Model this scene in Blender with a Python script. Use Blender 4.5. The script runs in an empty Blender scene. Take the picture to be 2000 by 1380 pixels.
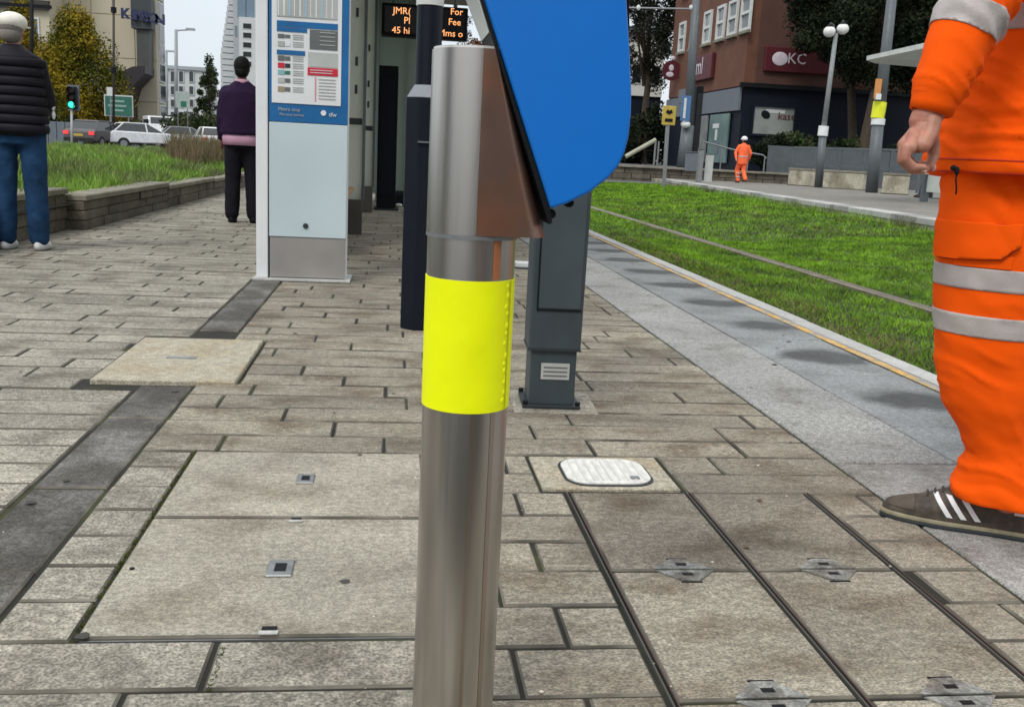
import bpy, bmesh, math, random
import numpy as np
from mathutils import Vector, Matrix, Quaternion
random.seed(7); np.random.seed(7)
R = math.radians
SC = bpy.context.scene
COL = SC.collection

# ------------------------------------------------------------------ camera
CM = np.array([[0.9916963908416713, -0.024428041918890267, -0.12625980817192717],
               [-0.11861728209510781, 0.20553511811307476, -0.9714346378478658 * -1 * -1],
               [0.04968107064036086, 0.9783448195755181, 0.20093084688462873]])
F = 1900.0; CH = .83
cam = bpy.data.cameras.new('camera'); cam.sensor_width = 36; cam.lens = F / 2000 * 36
cam.clip_start = .02; cam.clip_end = 2000
co = bpy.data.objects.new('camera', cam); COL.objects.link(co)
m4 = Matrix(CM.tolist()).to_4x4(); m4.translation = (0, 0, CH)
co.matrix_world = m4; SC.camera = co
cam.dof.use_dof = False

def G(x, y, z=0.0):            # point where the line of sight meets the level z
    d = CM @ np.array([x - 1000, 690 - y, -F]); t = (z - CH) / d[2]
    return Vector((d[0] * t, d[1] * t, z))
def P(x, y, Y):                # point at the distance Y up the platform
    d = CM @ np.array([x - 1000, 690 - y, -F]); t = Y / d[1]
    return Vector((d[0] * t, Y, CH + d[2] * t))

# ------------------------------------------------------------------ world and sun
w = bpy.data.worlds.new('World'); SC.world = w; w.use_nodes = True
nt = w.node_tree; nt.nodes.clear()
out = nt.nodes.new('ShaderNodeOutputWorld'); bg = nt.nodes.new('ShaderNodeBackground')
sky = nt.nodes.new('ShaderNodeTexSky'); sky.sky_type = 'NISHITA'; sky.sun_disc = False
sky.sun_elevation = R(48); sky.sun_rotation = R(215)
tc = nt.nodes.new('ShaderNodeTexCoord')
sep = nt.nodes.new('ShaderNodeSeparateXYZ'); nt.links.new(tc.outputs['Generated'], sep.inputs[0])
gr = nt.nodes.new('ShaderNodeMapRange'); gr.inputs[1].default_value = 0; gr.inputs[2].default_value = 1
gr.inputs[3].default_value = 0.0; gr.inputs[4].default_value = 1.0; nt.links.new(sep.outputs[2], gr.inputs[0])
cn = nt.nodes.new('ShaderNodeTexNoise'); cn.inputs['Scale'].default_value = 2.2; cn.inputs['Detail'].default_value = 6
nt.links.new(tc.outputs['Generated'], cn.inputs['Vector'])
cl = nt.nodes.new('ShaderNodeMix'); cl.data_type = 'RGBA'         # overcast deck, brighter overhead
cl.inputs[6].default_value = (5.7, 6.2, 6.7, 1); cl.inputs[7].default_value = (10.6, 10.8, 11.0, 1)
nt.links.new(gr.outputs[0], cl.inputs[0])
cv = nt.nodes.new('ShaderNodeMapRange'); cv.inputs[3].default_value = .82; cv.inputs[4].default_value = 1.14
nt.links.new(cn.outputs[0], cv.inputs[0])
mu = nt.nodes.new('ShaderNodeMix'); mu.data_type = 'RGBA'; mu.blend_type = 'MULTIPLY'; mu.inputs[0].default_value = 1
nt.links.new(cl.outputs[2], mu.inputs[6]); nt.links.new(cv.outputs[0], mu.inputs[7])
mx = nt.nodes.new('ShaderNodeMix'); mx.data_type = 'RGBA'; mx.inputs[0].default_value = .9
nt.links.new(sky.outputs[0], mx.inputs[6]); nt.links.new(mu.outputs[2], mx.inputs[7])
nt.links.new(mx.outputs[2], bg.inputs[0]); bg.inputs[1].default_value = .105
nt.links.new(bg.outputs[0], out.inputs[0])
sl = bpy.data.lights.new('sun', 'SUN'); sl.energy = 1.2; sl.angle = R(18); sl.color = (1, .96, .9)
so = bpy.data.objects.new('sun', sl); COL.objects.link(so)
so.rotation_euler = (R(42), 0, R(-35))
SC.view_settings.view_transform = 'Standard'; SC.view_settings.look = 'None'
SC.view_settings.gamma = 1; SC.view_settings.exposure = 0.42
SC.view_settings.use_curve_mapping = False

# ------------------------------------------------------------------ materials
MATS = {}
def mat(name, col, rough=.8, metal=0, var=.12, scale=6, detail=5, speck=0, sscale=160, bump=0, bscale=80, tint=0,
        stretch=None, spec=.5, emit=None, col2=None, c2s=1.5, c2lo=.45, c2hi=.62, alpha=None, local=False):
    if name in MATS: return MATS[name]
    m = bpy.data.materials.new(name); m.use_nodes = True; n = m.node_tree; N = n.nodes; L = n.links
    b = N['Principled BSDF']; b.inputs['Roughness'].default_value = rough; b.inputs['Metallic'].default_value = metal
    b.inputs['Specular IOR Level'].default_value = spec
    if local: src = N.new('ShaderNodeTexCoord').outputs['Object']
    else: src = N.new('ShaderNodeNewGeometry').outputs['Position']
    if stretch:
        mp = N.new('ShaderNodeMapping'); mp.inputs['Scale'].default_value = stretch; L.new(src, mp.inputs[0]); src = mp.outputs[0]
    def noise(s, d=5):
        t = N.new('ShaderNodeTexNoise'); t.inputs['Scale'].default_value = s; t.inputs['Detail'].default_value = d
        L.new(src, t.inputs['Vector']); return t.outputs[0]
    def rng(o, a, b_, lo=.3, hi=.7):
        r = N.new('ShaderNodeMapRange'); r.inputs[1].default_value = lo; r.inputs[2].default_value = hi
        r.inputs[3].default_value = a; r.inputs[4].default_value = b_; L.new(o, r.inputs[0]); return r.outputs[0]
    def mul(c, v):
        x = N.new('ShaderNodeMix'); x.data_type = 'RGBA'; x.blend_type = 'MULTIPLY'; x.inputs[0].default_value = 1
        L.new(c, x.inputs[6]); L.new(v, x.inputs[7]); return x.outputs[2]
    rgb = N.new('ShaderNodeRGB'); rgb.outputs[0].default_value = (*col, 1); c = rgb.outputs[0]
    if col2:
        x = N.new('ShaderNodeMix'); x.data_type = 'RGBA'; L.new(rng(noise(c2s, 7), 0, 1, c2lo, c2hi), x.inputs[0])
        L.new(c, x.inputs[6]); x.inputs[7].default_value = (*col2, 1); c = x.outputs[2]
    if var: c = mul(c, rng(noise(scale, detail), 1 - var, 1 + var))
    if speck:
        c = mul(c, rng(noise(sscale, 2), 1 - speck, 1 + speck, .35, .65)); c = mul(c, rng(noise(sscale * .27, 4), 1 - speck * .6, 1 + speck * .6, .35, .65))
    if tint:
        oi = N.new('ShaderNodeObjectInfo'); c = mul(c, rng(oi.outputs['Random'], 1 - tint, 1 + tint, 0, 1))
    L.new(c, b.inputs['Base Color'])
    if bump:
        bp = N.new('ShaderNodeBump'); bp.inputs['Strength'].default_value = bump; bp.inputs['Distance'].default_value = .01
        L.new(noise(bscale, 6), bp.inputs['Height']); L.new(bp.outputs[0], b.inputs['Normal'])
    if emit:
        b.inputs['Emission Color'].default_value = (*emit[:3], 1); b.inputs['Emission Strength'].default_value = emit[3]
    if alpha is not None: b.inputs['Alpha'].default_value = alpha
    MATS[name] = m; return m

M_pav = mat('paver_concrete', (.318, .298, .242), .88, var=.26, scale=1.6, speck=.42, sscale=170, bump=.6, bscale=200, tint=.13,
            col2=(.150, .135, .105), c2s=4.5, c2lo=.47, c2hi=.70)
M_pavR = mat('paver_platform', (.300, .272, .212), .88, var=.28, scale=2.0, speck=.42, sscale=170, bump=.6, bscale=200, tint=.13,
             col2=(.125, .098, .066), c2s=4.0, c2lo=.45, c2hi=.68, stretch=(1, 1.6, 1))
M_dark = mat('paver_dark', (.082, .075, .064), .85, var=.25, scale=5, speck=.4, sscale=170, bump=.4, bscale=200, tint=.14,
             col2=(.135, .13, .12), c2s=5)
M_edge = mat('paver_edge_grime', (.10, .092, .073), .95, var=.4, scale=9, col2=(.20, .185, .15), c2s=5, c2lo=.42, c2hi=.62)
M_joint = mat('joint_sand', (.018, .017, .012), .95, var=.3, scale=9, col2=(.040, .046, .012), c2s=3, c2lo=.5)
M_cover = mat('cover_concrete', (.325, .305, .245), .85, var=.18, scale=2.2, speck=.32, sscale=200, bump=.35, bscale=220,
              col2=(.185, .160, .118), c2s=4.2, c2lo=.48, c2hi=.74, stretch=(1, 1.4, 1))
M_cream = mat('cream_concrete', (.40, .37, .285), .85, var=.14, scale=5, speck=.28, bump=.3, bscale=200, col2=(.32, .275, .19), c2s=5)
M_slab = mat('granite_slab_pale', (.300, .300, .285), .8, var=.18, scale=2.5, speck=.36, sscale=190, bump=.3, bscale=220, tint=.06,
             col2=(.155, .148, .13), c2s=5, c2lo=.5, c2hi=.72)
M_slabB = mat('granite_slab_blue', (.235, .247, .248), .75, var=.12, scale=3, speck=.32, sscale=190, bump=.2, bscale=220, tint=.07,
              col2=(.19, .198, .195), c2s=5)
M_kerb = mat('kerb_stone', (.42, .42, .40), .8, var=.1, scale=6, speck=.15, tint=.06)
M_yline = mat('yellow_line_paint', (.56, .34, .10), .8, var=.2, scale=12, speck=.25, col2=(.30, .285, .24), c2s=7, c2lo=.46, c2hi=.58)
M_soil = mat('soil', (.035, .04, .016), .95, var=.3, scale=3)
M_tar = mat('tarmac', (.10, .10, .105), .9, var=.15, scale=1.5, speck=.2, sscale=60)
M_gnd = mat('ground_far', (.09, .095, .075), .9, var=.2, scale=.3)
M_steel = mat('brushed_steel', (.56, .53, .495), .31, 1, var=.14, scale=10, stretch=(9, 9, .4), bump=.03, bscale=60, col2=(.47, .435, .40), c2s=5)
M_galv = mat('dull_steel', (.30, .31, .31), .45, .8, var=.2, scale=30)
M_brown_refl = mat('steel_brown_reflection', (.215, .135, .105), .42, .75, var=.16, scale=12, col2=(.26, .12, .07), c2s=9, c2lo=.48, c2hi=.7)
M_ruststreak = mat('rust_streak', (.33, .12, .045), .6, .2, var=.35, scale=20, stretch=(1, 1, .15))
M_yel = mat('reflective_yellow', (.93, 1.0, .0), .6, var=.045, scale=14, detail=5, bump=.10, bscale=30, spec=.25)
M_blue = mat('blue_housing', (.0, .165, .62), .42, var=.02, scale=20)
M_blk = mat('black_rubber', (.006, .007, .009), .6, spec=.2)
M_navy = mat('dark_grey_paint', (.009, .012, .019), .38, spec=.15, var=.1, scale=15, bump=.03, bscale=50)
M_tot = mat('graphite_paint', (.046, .062, .070), .42, spec=.3, var=.12, scale=7, stretch=(3, 3, 1))
M_totd = mat('graphite_dark', (.02, .027, .031), .5)
M_white = mat('white_paint', (.72, .74, .75), .45, var=.04)
M_offw = mat('off_white', (.58, .6, .58), .5, var=.08)
M_pblue = mat('poster_blue', (.003, .12, .33), .35)
M_glassw = mat('backpainted_glass', (.50, .60, .63), .16, var=.06, scale=1.7)
M_stainl = mat('stainless_plinth', (.42, .40, .385), .4, .7, var=.1, scale=5)
def frosted(name, col, k):
    m = mat(name, col, .35, var=.1, scale=2); n = m.node_tree; b = n.nodes['Principled BSDF']; o = n.nodes['Material Output']
    tl = n.nodes.new('ShaderNodeBsdfTranslucent'); tl.inputs[0].default_value = (*[min(1, c * 1.6) for c in col], 1); mx_ = n.nodes.new('ShaderNodeMixShader'); mx_.inputs[0].default_value = k
    n.links.new(b.outputs[0], mx_.inputs[1]); n.links.new(tl.outputs[0], mx_.inputs[2]); n.links.new(mx_.outputs[0], o.inputs[0]); return m
M_teal = frosted('frosted_glass', (.62, .66, .60), .55)
M_teald = frosted('frosted_glass_dark', (.30, .345, .31), .5)
M_wood = mat('bench_wood', (.36, .22, .11), .6, var=.2, scale=10, stretch=(1, 6, 6))
M_red = mat('red_print', (.55, .012, .035), .5)
M_grey = mat('grey_print', (.12, .13, .13), .5)
M_greyl = mat('light_grey_print', (.42, .44, .42), .5)
M_led = mat('led_amber', (.1, .03, .0), .5, emit=(1, .42, .16, 1.1))
M_screen = mat('screen_black', (.006, .006, .008), .25)
M_roofu = mat('shelter_roof', (.10, .10, .095), .6)
M_or = mat('orange_hivis', (1.0, .108, .0015), .8, var=.04, scale=7, bump=.3, bscale=900, local=True, spec=.12)
M_refl = mat('reflective_tape', (.43, .39, .37), .42, var=.1, scale=25, bump=.15, bscale=300, local=True)
M_skin = mat('skin', (.43, .20, .135), .5, var=.16, scale=40, detail=3, bump=.15, bscale=260, col2=(.42, .16, .11), c2s=28, local=True)
M_skind = mat('skin_brown', (.20, .10, .065), .5, var=.1, scale=20, local=True)
M_nail = mat('fingernail', (.62, .40, .33), .35)
M_suede = mat('shoe_suede', (.050, .039, .029), .65, var=.35, scale=22, col2=(.088, .070, .050), c2s=30, bump=.2, bscale=300, local=True)
M_gum = mat('shoe_sole', (.26, .235, .155), .6, var=.25, scale=30, local=True)
M_jean = mat('denim', (.014, .045, .105), .85, spec=.15, var=.4, scale=9, bump=.3, bscale=60, local=True)
M_gilet = mat('black_padding', (.012, .011, .016), .6, spec=.15, var=.2, local=True)
M_purp = mat('purple_knit', (.022, .010, .034), .9, spec=.15, var=.15, local=True)
M_pink = mat('pink_cotton', (.55, .30, .42), .8, var=.08, local=True)
M_trs = mat('black_trousers', (.010, .009, .014), .85, spec=.15, local=True)
M_hair = mat('black_hair', (.008, .007, .007), .7, spec=.15, var=.3, scale=60)
M_cap = mat('cream_cap', (.82, .79, .70), .85, var=.08, scale=20)
M_brick = mat('brick_far', (.135, .055, .032), .85, var=.16, scale=1.2, tint=.02)
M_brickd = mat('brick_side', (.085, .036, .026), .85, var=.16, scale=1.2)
M_beige = mat('beige_concrete', (.50, .445, .33), .85, var=.06, scale=.25, tint=.03)
M_bwin = mat('window_dark', (.02, .027, .03), .12, spec=.8)
M_fgrey = mat('fascia_grey', (.13, .15, .175), .6)
M_navw = mat('navy_cladding', (.006, .009, .018), .6, spec=.2)
M_shopt = mat('shop_window_teal', (.10, .17, .16), .2, var=.2, scale=1)
M_wbld = mat('pale_building', (.55, .57, .57), .8, var=.05, scale=.3)
M_gbld = mat('grey_building', (.36, .39, .41), .7, var=.06, scale=.3)
M_pole = mat('pole_grey', (.10, .115, .125), .5, var=.1)
M_conc = mat('weathered_concrete', (.40, .38, .30), .9, var=.18, scale=2.2, speck=.15, sscale=20, col2=(.24, .22, .16), c2s=1.6)
M_stone = mat('wall_stone', (.115, .10, .075), .9, var=.3, scale=3.2, tint=.18, speck=.2, sscale=60, bump=.5, bscale=20)
M_cope = mat('wall_coping', (.21, .195, .15), .9, var=.25, scale=3, tint=.12)
M_ysign = mat('yellow_sign', (.46, .34, .06), .5)
M_ylime = mat('lime_sign', (.75, .78, .02), .5)
M_green = mat('road_sign_green', (.02, .17, .10), .5)
M_signal = mat('signal_green', (.0, .2, .12), .5, emit=(.05, .9, .55, 1.3))
M_maroon = mat('maroon_sign', (.085, .008, .014), .5)
M_signw = mat('sign_white', (.62, .56, .60), .5)
M_sblue = mat('sign_navy', (.012, .018, .075), .5)
M_carg = mat('car_grey', (.10, .09, .09), .3, .4)
M_cars = mat('car_silver', (.34, .36, .36), .3, .4)
M_carw = mat('car_white', (.72, .73, .74), .3)
M_tyre = mat('tyre', (.012, .012, .012), .8)
M_tail = mat('tail_light', (.5, .02, .02), .3, emit=(1, .08, .08, .5))
M_bark = mat('bark', (.06, .045, .03), .95, var=.3, scale=8)
def leafmat(n, a, b, s=.8): return mat(n, a, .8, spec=.08, var=.35, scale=s * 3, col2=b, c2s=s, c2lo=.42, c2hi=.6)
M_lfD = leafmat('leaf_dark', (.012, .018, .010), (.026, .034, .017))
M_lfC = leafmat('leaf_conifer', (.020, .024, .017), (.042, .044, .034))
M_lfA = leafmat('leaf_autumn', (.075, .085, .012), (.25, .185, .018), .35)
M_lfG = leafmat('leaf_green', (.035, .055, .020), (.09, .10, .05))
M_gr1 = mat('grass_blade', (.165, .320, .016), .7, var=.5, scale=3.4, col2=(.085, .175, .014), c2s=1.4, spec=.2)
M_gr2 = mat('verge_grass', (.17, .31, .028), .6, var=.4, scale=1.6, col2=(.13, .15, .055), c2s=.5)
M_weed = mat('dry_weeds', (.15, .105, .055), .8, var=.4, scale=2, col2=(.09, .095, .03), c2s=.9)
M_leaflit = mat('leaf_litter', (.13, .085, .045), .9, var=.4, scale=15)

# ------------------------------------------------------------------ mesh helpers
class MB:
    def __init__(s): s.v = []; s.f = []
    def add(s, vs, fs):
        o = len(s.v); s.v += [tuple(v) for v in vs]; s.f += [tuple(i + o for i in f) for f in fs]; return s
    def box(s, x0, x1, y0, y1, z0, z1, b=0):
        if b:
            vs = [(x, y, z0) for x, y in ((x0, y0), (x1, y0), (x1, y1), (x0, y1))] + \
                 [(x, y, z1 - b) for x, y in ((x0, y0), (x1, y0), (x1, y1), (x0, y1))] + \
                 [(x, y, z1) for x, y in ((x0 + b, y0 + b), (x1 - b, y0 + b), (x1 - b, y1 - b), (x0 + b, y1 - b))]
            fs = [(3, 2, 1, 0), (8, 9, 10, 11)]
            for k in (0, 4):
                for i in range(4): fs.append((k + i, k + (i + 1) % 4, k + 4 + (i + 1) % 4, k + 4 + i))
            return s.add(vs, fs)
        vs = [(x, y, z) for z in (z0, z1) for x, y in ((x0, y0), (x1, y0), (x1, y1), (x0, y1))]
        return s.add(vs, [(3, 2, 1, 0), (4, 5, 6, 7), (0, 1, 5, 4), (1, 2, 6, 5), (2, 3, 7, 6), (3, 0, 4, 7)])
    def prism(s, poly, ax, a, b):
        """poly of 2D points extruded along axis ax from a to b"""
        def mk(p, t): q = list(p); q.insert(ax, t); return tuple(q)
        n = len(poly); vs = [mk(p, a) for p in poly] + [mk(p, b) for p in poly]
        fs = [tuple(range(n))[::-1], tuple(range(n, 2 * n))] + [(i, (i + 1) % n, n + (i + 1) % n, n + i) for i in range(n)]
        return s.add(vs, fs)
    def tube(s, pts, rads, seg=12, cap=True, rot=0):
        pts = [Vector(p) for p in pts]; vs = []; prev = None
        if not hasattr(rads, '__len__'): rads = [rads] * len(pts)
        for i, p in enumerate(pts):
            d = (pts[min(i + 1, len(pts) - 1)] - pts[max(i - 1, 0)]).normalized()
            if prev is None:
                u = Vector((1, 0, 0)) if abs(d.x) < .9 else Vector((0, 1, 0)); u = (u - d * u.dot(d)).normalized()
            else: u = (prev - d * prev.dot(d)).normalized()
            prev = u; w_ = d.cross(u)
            for k in range(seg):
                a = 2 * math.pi * k / seg + rot; vs.append(p + (u * math.cos(a) + w_ * math.sin(a)) * rads[i])
        fs = []
        for i in range(len(pts) - 1):
            for k in range(seg): fs.append((i * seg + k, i * seg + (k + 1) % seg, (i + 1) * seg + (k + 1) % seg, (i + 1) * seg + k))
        if cap: fs += [tuple(range(seg))[::-1], tuple(range((len(pts) - 1) * seg, len(pts) * seg))]
        return s.add(vs, fs)
    def loft(s, secs, seg=20):
        """secs: (centre, rx, ry, yaw) horizontal ellipses"""
        vs = []
        for sc in secs:
            c, rx, ry = Vector(sc[0]), sc[1], sc[2]; yw = sc[3] if len(sc) > 3 else 0
            for k in range(seg):
                a = 2 * math.pi * k / seg; x, y = rx * math.cos(a), ry * math.sin(a)
                vs.append(c + Vector((x * math.cos(yw) - y * math.sin(yw), x * math.sin(yw) + y * math.cos(yw), 0)))
        n = len(secs); fs = []
        for i in range(n - 1):
            for k in range(seg): fs.append((i * seg + k, i * seg + (k + 1) % seg, (i + 1) * seg + (k + 1) % seg, (i + 1) * seg + k))
        fs += [tuple(range(seg))[::-1], tuple(range((n - 1) * seg, n * seg))]
        return s.add(vs, fs)
    def ball(s, c, r, seg=14, rings=8, q=None):
        if not hasattr(r, '__len__'): r = (r, r, r)
        vs = []
        for i in range(1, rings):
            t = math.pi * i / rings
            for k in range(seg):
                a = 2 * math.pi * k / seg
                vs.append(Vector((r[0] * math.sin(t) * math.cos(a), r[1] * math.sin(t) * math.sin(a), r[2] * math.cos(t))))
        vs += [Vector((0, 0, r[2])), Vector((0, 0, -r[2]))]
        if q is not None: vs = [q @ v for v in vs]
        vs = [v + Vector(c) for v in vs]; fs = []
        for i in range(rings - 2):
            for k in range(seg): fs.append((i * seg + k, (i + 1) * seg + k, (i + 1) * seg + (k + 1) % seg, i * seg + (k + 1) % seg))
        T = len(vs) - 2; B = T + 1; o = (rings - 2) * seg
        for k in range(seg): fs.append((T, k, (k + 1) % seg)); fs.append((B, o + (k + 1) % seg, o + k))
        return s.add(vs, fs)
    def limb(s, pts, rads, seg=14):
        for i in range(len(pts) - 1): s.tube([pts[i], pts[i + 1]], [rads[i], rads[i + 1]], seg)
        for p, r in zip(pts, rads): s.ball(p, r, seg, 8)
        return s
    def mesh(s, name):
        me = bpy.data.meshes.new(name); me.from_pydata(s.v, [], s.f); me.update(); return me
    def build(s, name, m, parent=None, bevel=0, smooth=False, seg=2, **kw):
        return ob(name, s.mesh(name), m, parent, bevel, smooth, seg, **kw)

def ob(name, me, m, parent=None, bevel=0, smooth=False, seg=2, **kw):
    o = bpy.data.objects.new(name, me); COL.objects.link(o)
    if m and not me.materials: me.materials.append(m)
    if parent: o.parent = parent
    if bevel:
        b = o.modifiers.new('b', 'BEVEL'); b.width = bevel; b.segments = seg; b.limit_method = 'ANGLE'; b.angle_limit = R(35)
    if smooth:
        for p in me.polygons: p.use_smooth = True
    for k, v in kw.items(): o[k] = v
    return o
def tag(o, label=None, cat=None, group=None, kind=None):
    if label: o['label'] = label
    if cat: o['category'] = cat
    if group: o['group'] = group
    if kind: o['kind'] = kind
    return o
def thing(name, loc, label, cat, rz=0, group=None):
    o = bpy.data.objects.new(name, None); COL.objects.link(o); o.empty_display_size = .1
    o.location = loc; o.rotation_euler = (0, 0, rz); return tag(o, label, cat, group)
def keep(o):                    # parts given in world coordinates: keep them there
    if o.parent:
        p = o.parent; o.matrix_parent_inverse = (Matrix.Translation(p.location) @ Matrix.Rotation(p.rotation_euler.z, 4, 'Z')).inverted()
    return o
def W(mb, name, m, parent, **kw): return keep(mb.build(name, m, parent, **kw))
def copy_tree(o, parent=None):
    c = o.copy(); COL.objects.link(c); c.parent = parent
    for ch in [x for x in o.children]: copy_tree(ch, c)
    return c
def bake(mb, voxel, smooth=6, disp=()):
    """melt overlapping solids into one continuous surface"""
    me = mb.mesh('tmp'); o = bpy.data.objects.new('tmp', me); COL.objects.link(o)
    r = o.modifiers.new('r', 'REMESH'); r.mode = 'VOXEL'; r.voxel_size = voxel
    s = o.modifiers.new('s', 'SMOOTH'); s.iterations = smooth; s.factor = .6
    for size, st, sx in disp:
        t = bpy.data.textures.new('folds', 'CLOUDS'); t.noise_scale = size; t.noise_depth = 2
        d = o.modifiers.new('d', 'DISPLACE'); d.texture = t; d.strength = st; d.mid_level = .5
        if sx:
            e = bpy.data.objects.new('fold_space', None); COL.objects.link(e); e.scale = sx[0]; e.rotation_euler = sx[1]
            d.texture_coords = 'OBJECT'; d.texture_coords_object = e
    dg = bpy.context.evaluated_depsgraph_get(); dg.update()
    n = bpy.data.meshes.new_from_object(o.evaluated_get(dg))
    for x in [x for x in COL.objects if x.name.startswith('fold_space')]: bpy.data.objects.remove(x)
    bpy.data.objects.remove(o); n.materials.clear()
    for p in n.polygons: p.use_smooth = True
    return n
def folds(me, specs):
    """cloth folds: ridges across a direction, fading with distance from a centre"""
    n = len(me.vertices); co_ = np.empty(n * 3); me.vertices.foreach_get('co', co_); co_ = co_.reshape(-1, 3)
    no = np.empty(n * 3); me.vertices.foreach_get('normal', no); no = no.reshape(-1, 3); d = np.zeros(n)
    for c, dr, sg, wl, amp in specs:
        dr = np.array(dr, float); dr /= np.linalg.norm(dr); q = co_ - np.array(c)
        e = np.exp(-((q / np.array(sg)) ** 2).sum(1)); ph = q @ dr / wl * 2 * np.pi
        ph += 1.3 * np.sin(q[:, 0] * 23 + q[:, 2] * 9) + 1.1 * np.sin(q[:, 1] * 19 - q[:, 2] * 13) + .8 * np.sin(q[:, 0] * 41 + 1)
        w_ = np.sin(ph); d += e * amp * (1.5 * (.55 - np.abs(np.sin(ph / 2)) ** .55) * 1.6 + .3 * np.sin(2.3 * ph + q[:, 1] * 30))
    co_ += no * d[:, None]; me.vertices.foreach_set('co', co_.ravel()); me.update()
def patch(me, planes, off, m, name, parent, thick=0, **kw):
    """the piece of surface inside the planes (point, outward normal), raised by off"""
    bm = bmesh.new(); bm.from_mesh(me)
    for p, n in planes:
        bmesh.ops.bisect_plane(bm, geom=bm.verts[:] + bm.edges[:] + bm.faces[:], plane_co=Vector(p), plane_no=Vector(n), clear_outer=True)
    bm.normal_update()
    ns = [(v, v.normal.copy()) for v in bm.verts]
    for v, n in ns: v.co += n * off
    r = bpy.data.meshes.new(name); bm.to_mesh(r); bm.free()
    for p in r.polygons: p.use_smooth = True
    o = ob(name, r, m, parent, **kw)
    s = o.modifiers.new('t', 'SOLIDIFY'); s.thickness = thick or off * .9; s.offset = -1
    return o
def text(name, s, size, m, parent, M, depth=.004, world=True, fat=0):
    c = bpy.data.curves.new(name, 'FONT'); c.body = s; c.size = size; c.extrude = depth; c.resolution_u = 2; c.offset = fat
    c.align_x = 'CENTER'; c.align_y = 'CENTER'
    o = bpy.data.objects.new(name, c); COL.objects.link(o)
    dg = bpy.context.evaluated_depsgraph_get(); dg.update()
    me = bpy.data.meshes.new_from_object(o.evaluated_get(dg)); bpy.data.objects.remove(o)
    me.transform(M); me.materials.clear()
    o = ob(name, me, m, parent); return keep(o) if world else o
def facing(loc, rz=0): return Matrix.Translation(loc) @ Matrix.Rotation(rz, 4, 'Z') @ Matrix.Rotation(R(90), 4, 'X')

# ------------------------------------------------------------------ ground
g = MB().add([(-500, -300, -.42), (500, -300, -.42), (500, 900, -.42), (-500, 900, -.42)], [(0, 1, 2, 3)])
tag(g.build('ground', M_gnd), kind='structure')
pavement = MB().box(-2.85, 2.2, -1.2, 60, -.4, -.0052).build('pavement', M_joint); tag(pavement, kind='structure')
PITCH = .155; Y0 = 1.365
def grimy(me):
    me.materials.append(M_edge)
    for p in me.polygons:
        if p.normal.z < .95: p.material_index = 1
    return me
def subtract(a, b, ex):
    segs = [(a, b)]
    for e0, e1 in ex:
        nx = []
        for s0, s1 in segs:
            if e1 <= s0 or e0 >= s1: nx.append((s0, s1))
            else:
                if e0 - s0 > .03: nx.append((s0, e0))
                if s1 - e1 > .03: nx.append((e1, s1))
        segs = nx
    return segs
EXC = [(-.525, .099, 1.558, 2.61), (-1.01, -.515, 3.33, 4.13), (.395, .77, 2.305, 2.6), (.450, 1.099, .3, 2.303)]
shared = {}
n_pav = 0; far_pav = MB(); far_r = MB()
def piece(x0, x1, y0, y1, m, name='paver'):
    global n_pav
    gp = .0042; lx = round(x1 - x0 - gp * 2, 3); ly = round(y1 - y0 - .0075, 3)
    if lx < .02 or ly < .02: return
    k = (lx, ly, m.name)
    if k not in shared:
        me = MB().box(-lx / 2, lx / 2, -ly / 2, ly / 2, -.05, 0, .0042).mesh(name); me.materials.append(m); grimy(me); shared[k] = me
    o = bpy.data.objects.new(name, shared[k]); COL.objects.link(o); o.parent = pavement
    o.location = ((x0 + x1) / 2, (y0 + y1) / 2, random.uniform(-.0025, .0015)); o.rotation_euler = (random.uniform(-.004, .004), random.uniform(-.003, .003), 0)
    n_pav += 1
def row(x0, x1, y0, y1, m, lens, off, flush=True):
    ex = [(e[0], e[1]) for e in EXC if e[2] < (y0 + y1) / 2 < e[3]]
    xs = [x0]; x = x0 + off
    while x < x1 - .06:
        xs.append(x); x += random.choice(lens)
    xs.append(x1)
    for a, b in zip(xs[:-1], xs[1:]):
        for s0, s1 in subtract(a, b, ex):
            if y0 < 4.55 and s1 > -y0 * .62 - .4: piece(s0, s1, y0, y1, m)
            else: (far_pav if m is M_pav else far_r).box(s0 + .0045, s1 - .0045, y0 + .0045, y1 - .0045, -.05, random.uniform(-.003, .001), .005)
k = -5
while Y0 + k * PITCH < 20:
    y0 = Y0 + k * PITCH; y1 = y0 + PITCH; yL = 1.56 + (k - 1) * PITCH
    row(-2.78, -.835, yL, yL + PITCH, M_pav, [.6, .6, .45], [.22, .52, .37][k % 3] + random.uniform(-.05, .05))
    if y0 > 2.59: row(-.655, 1.285, y0, y1, M_pavR, [.45, .6, .6], [.2, .5, .34, .12][k % 4])
    else: row(.103, 1.285, y0, y1, M_pavR, [.6, .45], [.12, .22][k % 2])
    if yL < 1.5: row(-.655, .099, yL, yL + PITCH, M_pav, [.6, .45], [.38, .12, .27][k % 3])
    k += 1
y = 1.562
while y < 2.6:                                     # small pavers between dark strip and the big cover
    piece(-.655, -.513, y, min(y + .152, 2.605), M_pav); y += .152
for q_ in (tag(far_pav.build('paver_field', M_pav, pavement), kind='stuff'), tag(far_r.build('paver_field', M_pavR, pavement), kind='stuff')): grimy(q_.data)
far2 = MB().box(-2.62, 2.2, 20.2, 60, -.05, -.002).build('pavement_far', M_pavR); tag(far2, kind='structure')
# dark strip
y = -.2; i = 0
while y < 20:
    L_ = [.47, .62, .40, .55][i % 4]
    if y < 7 and not (3.3 < y + L_ / 2 < 4.13):
        a, b = y, y + L_
        if a < 3.33 < b: b = 3.33
        if a < 4.13 < b: a = 4.13
        piece(-.832, -.658, a, b, M_dark, 'dark_paver')
    y += L_; i += 1
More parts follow.
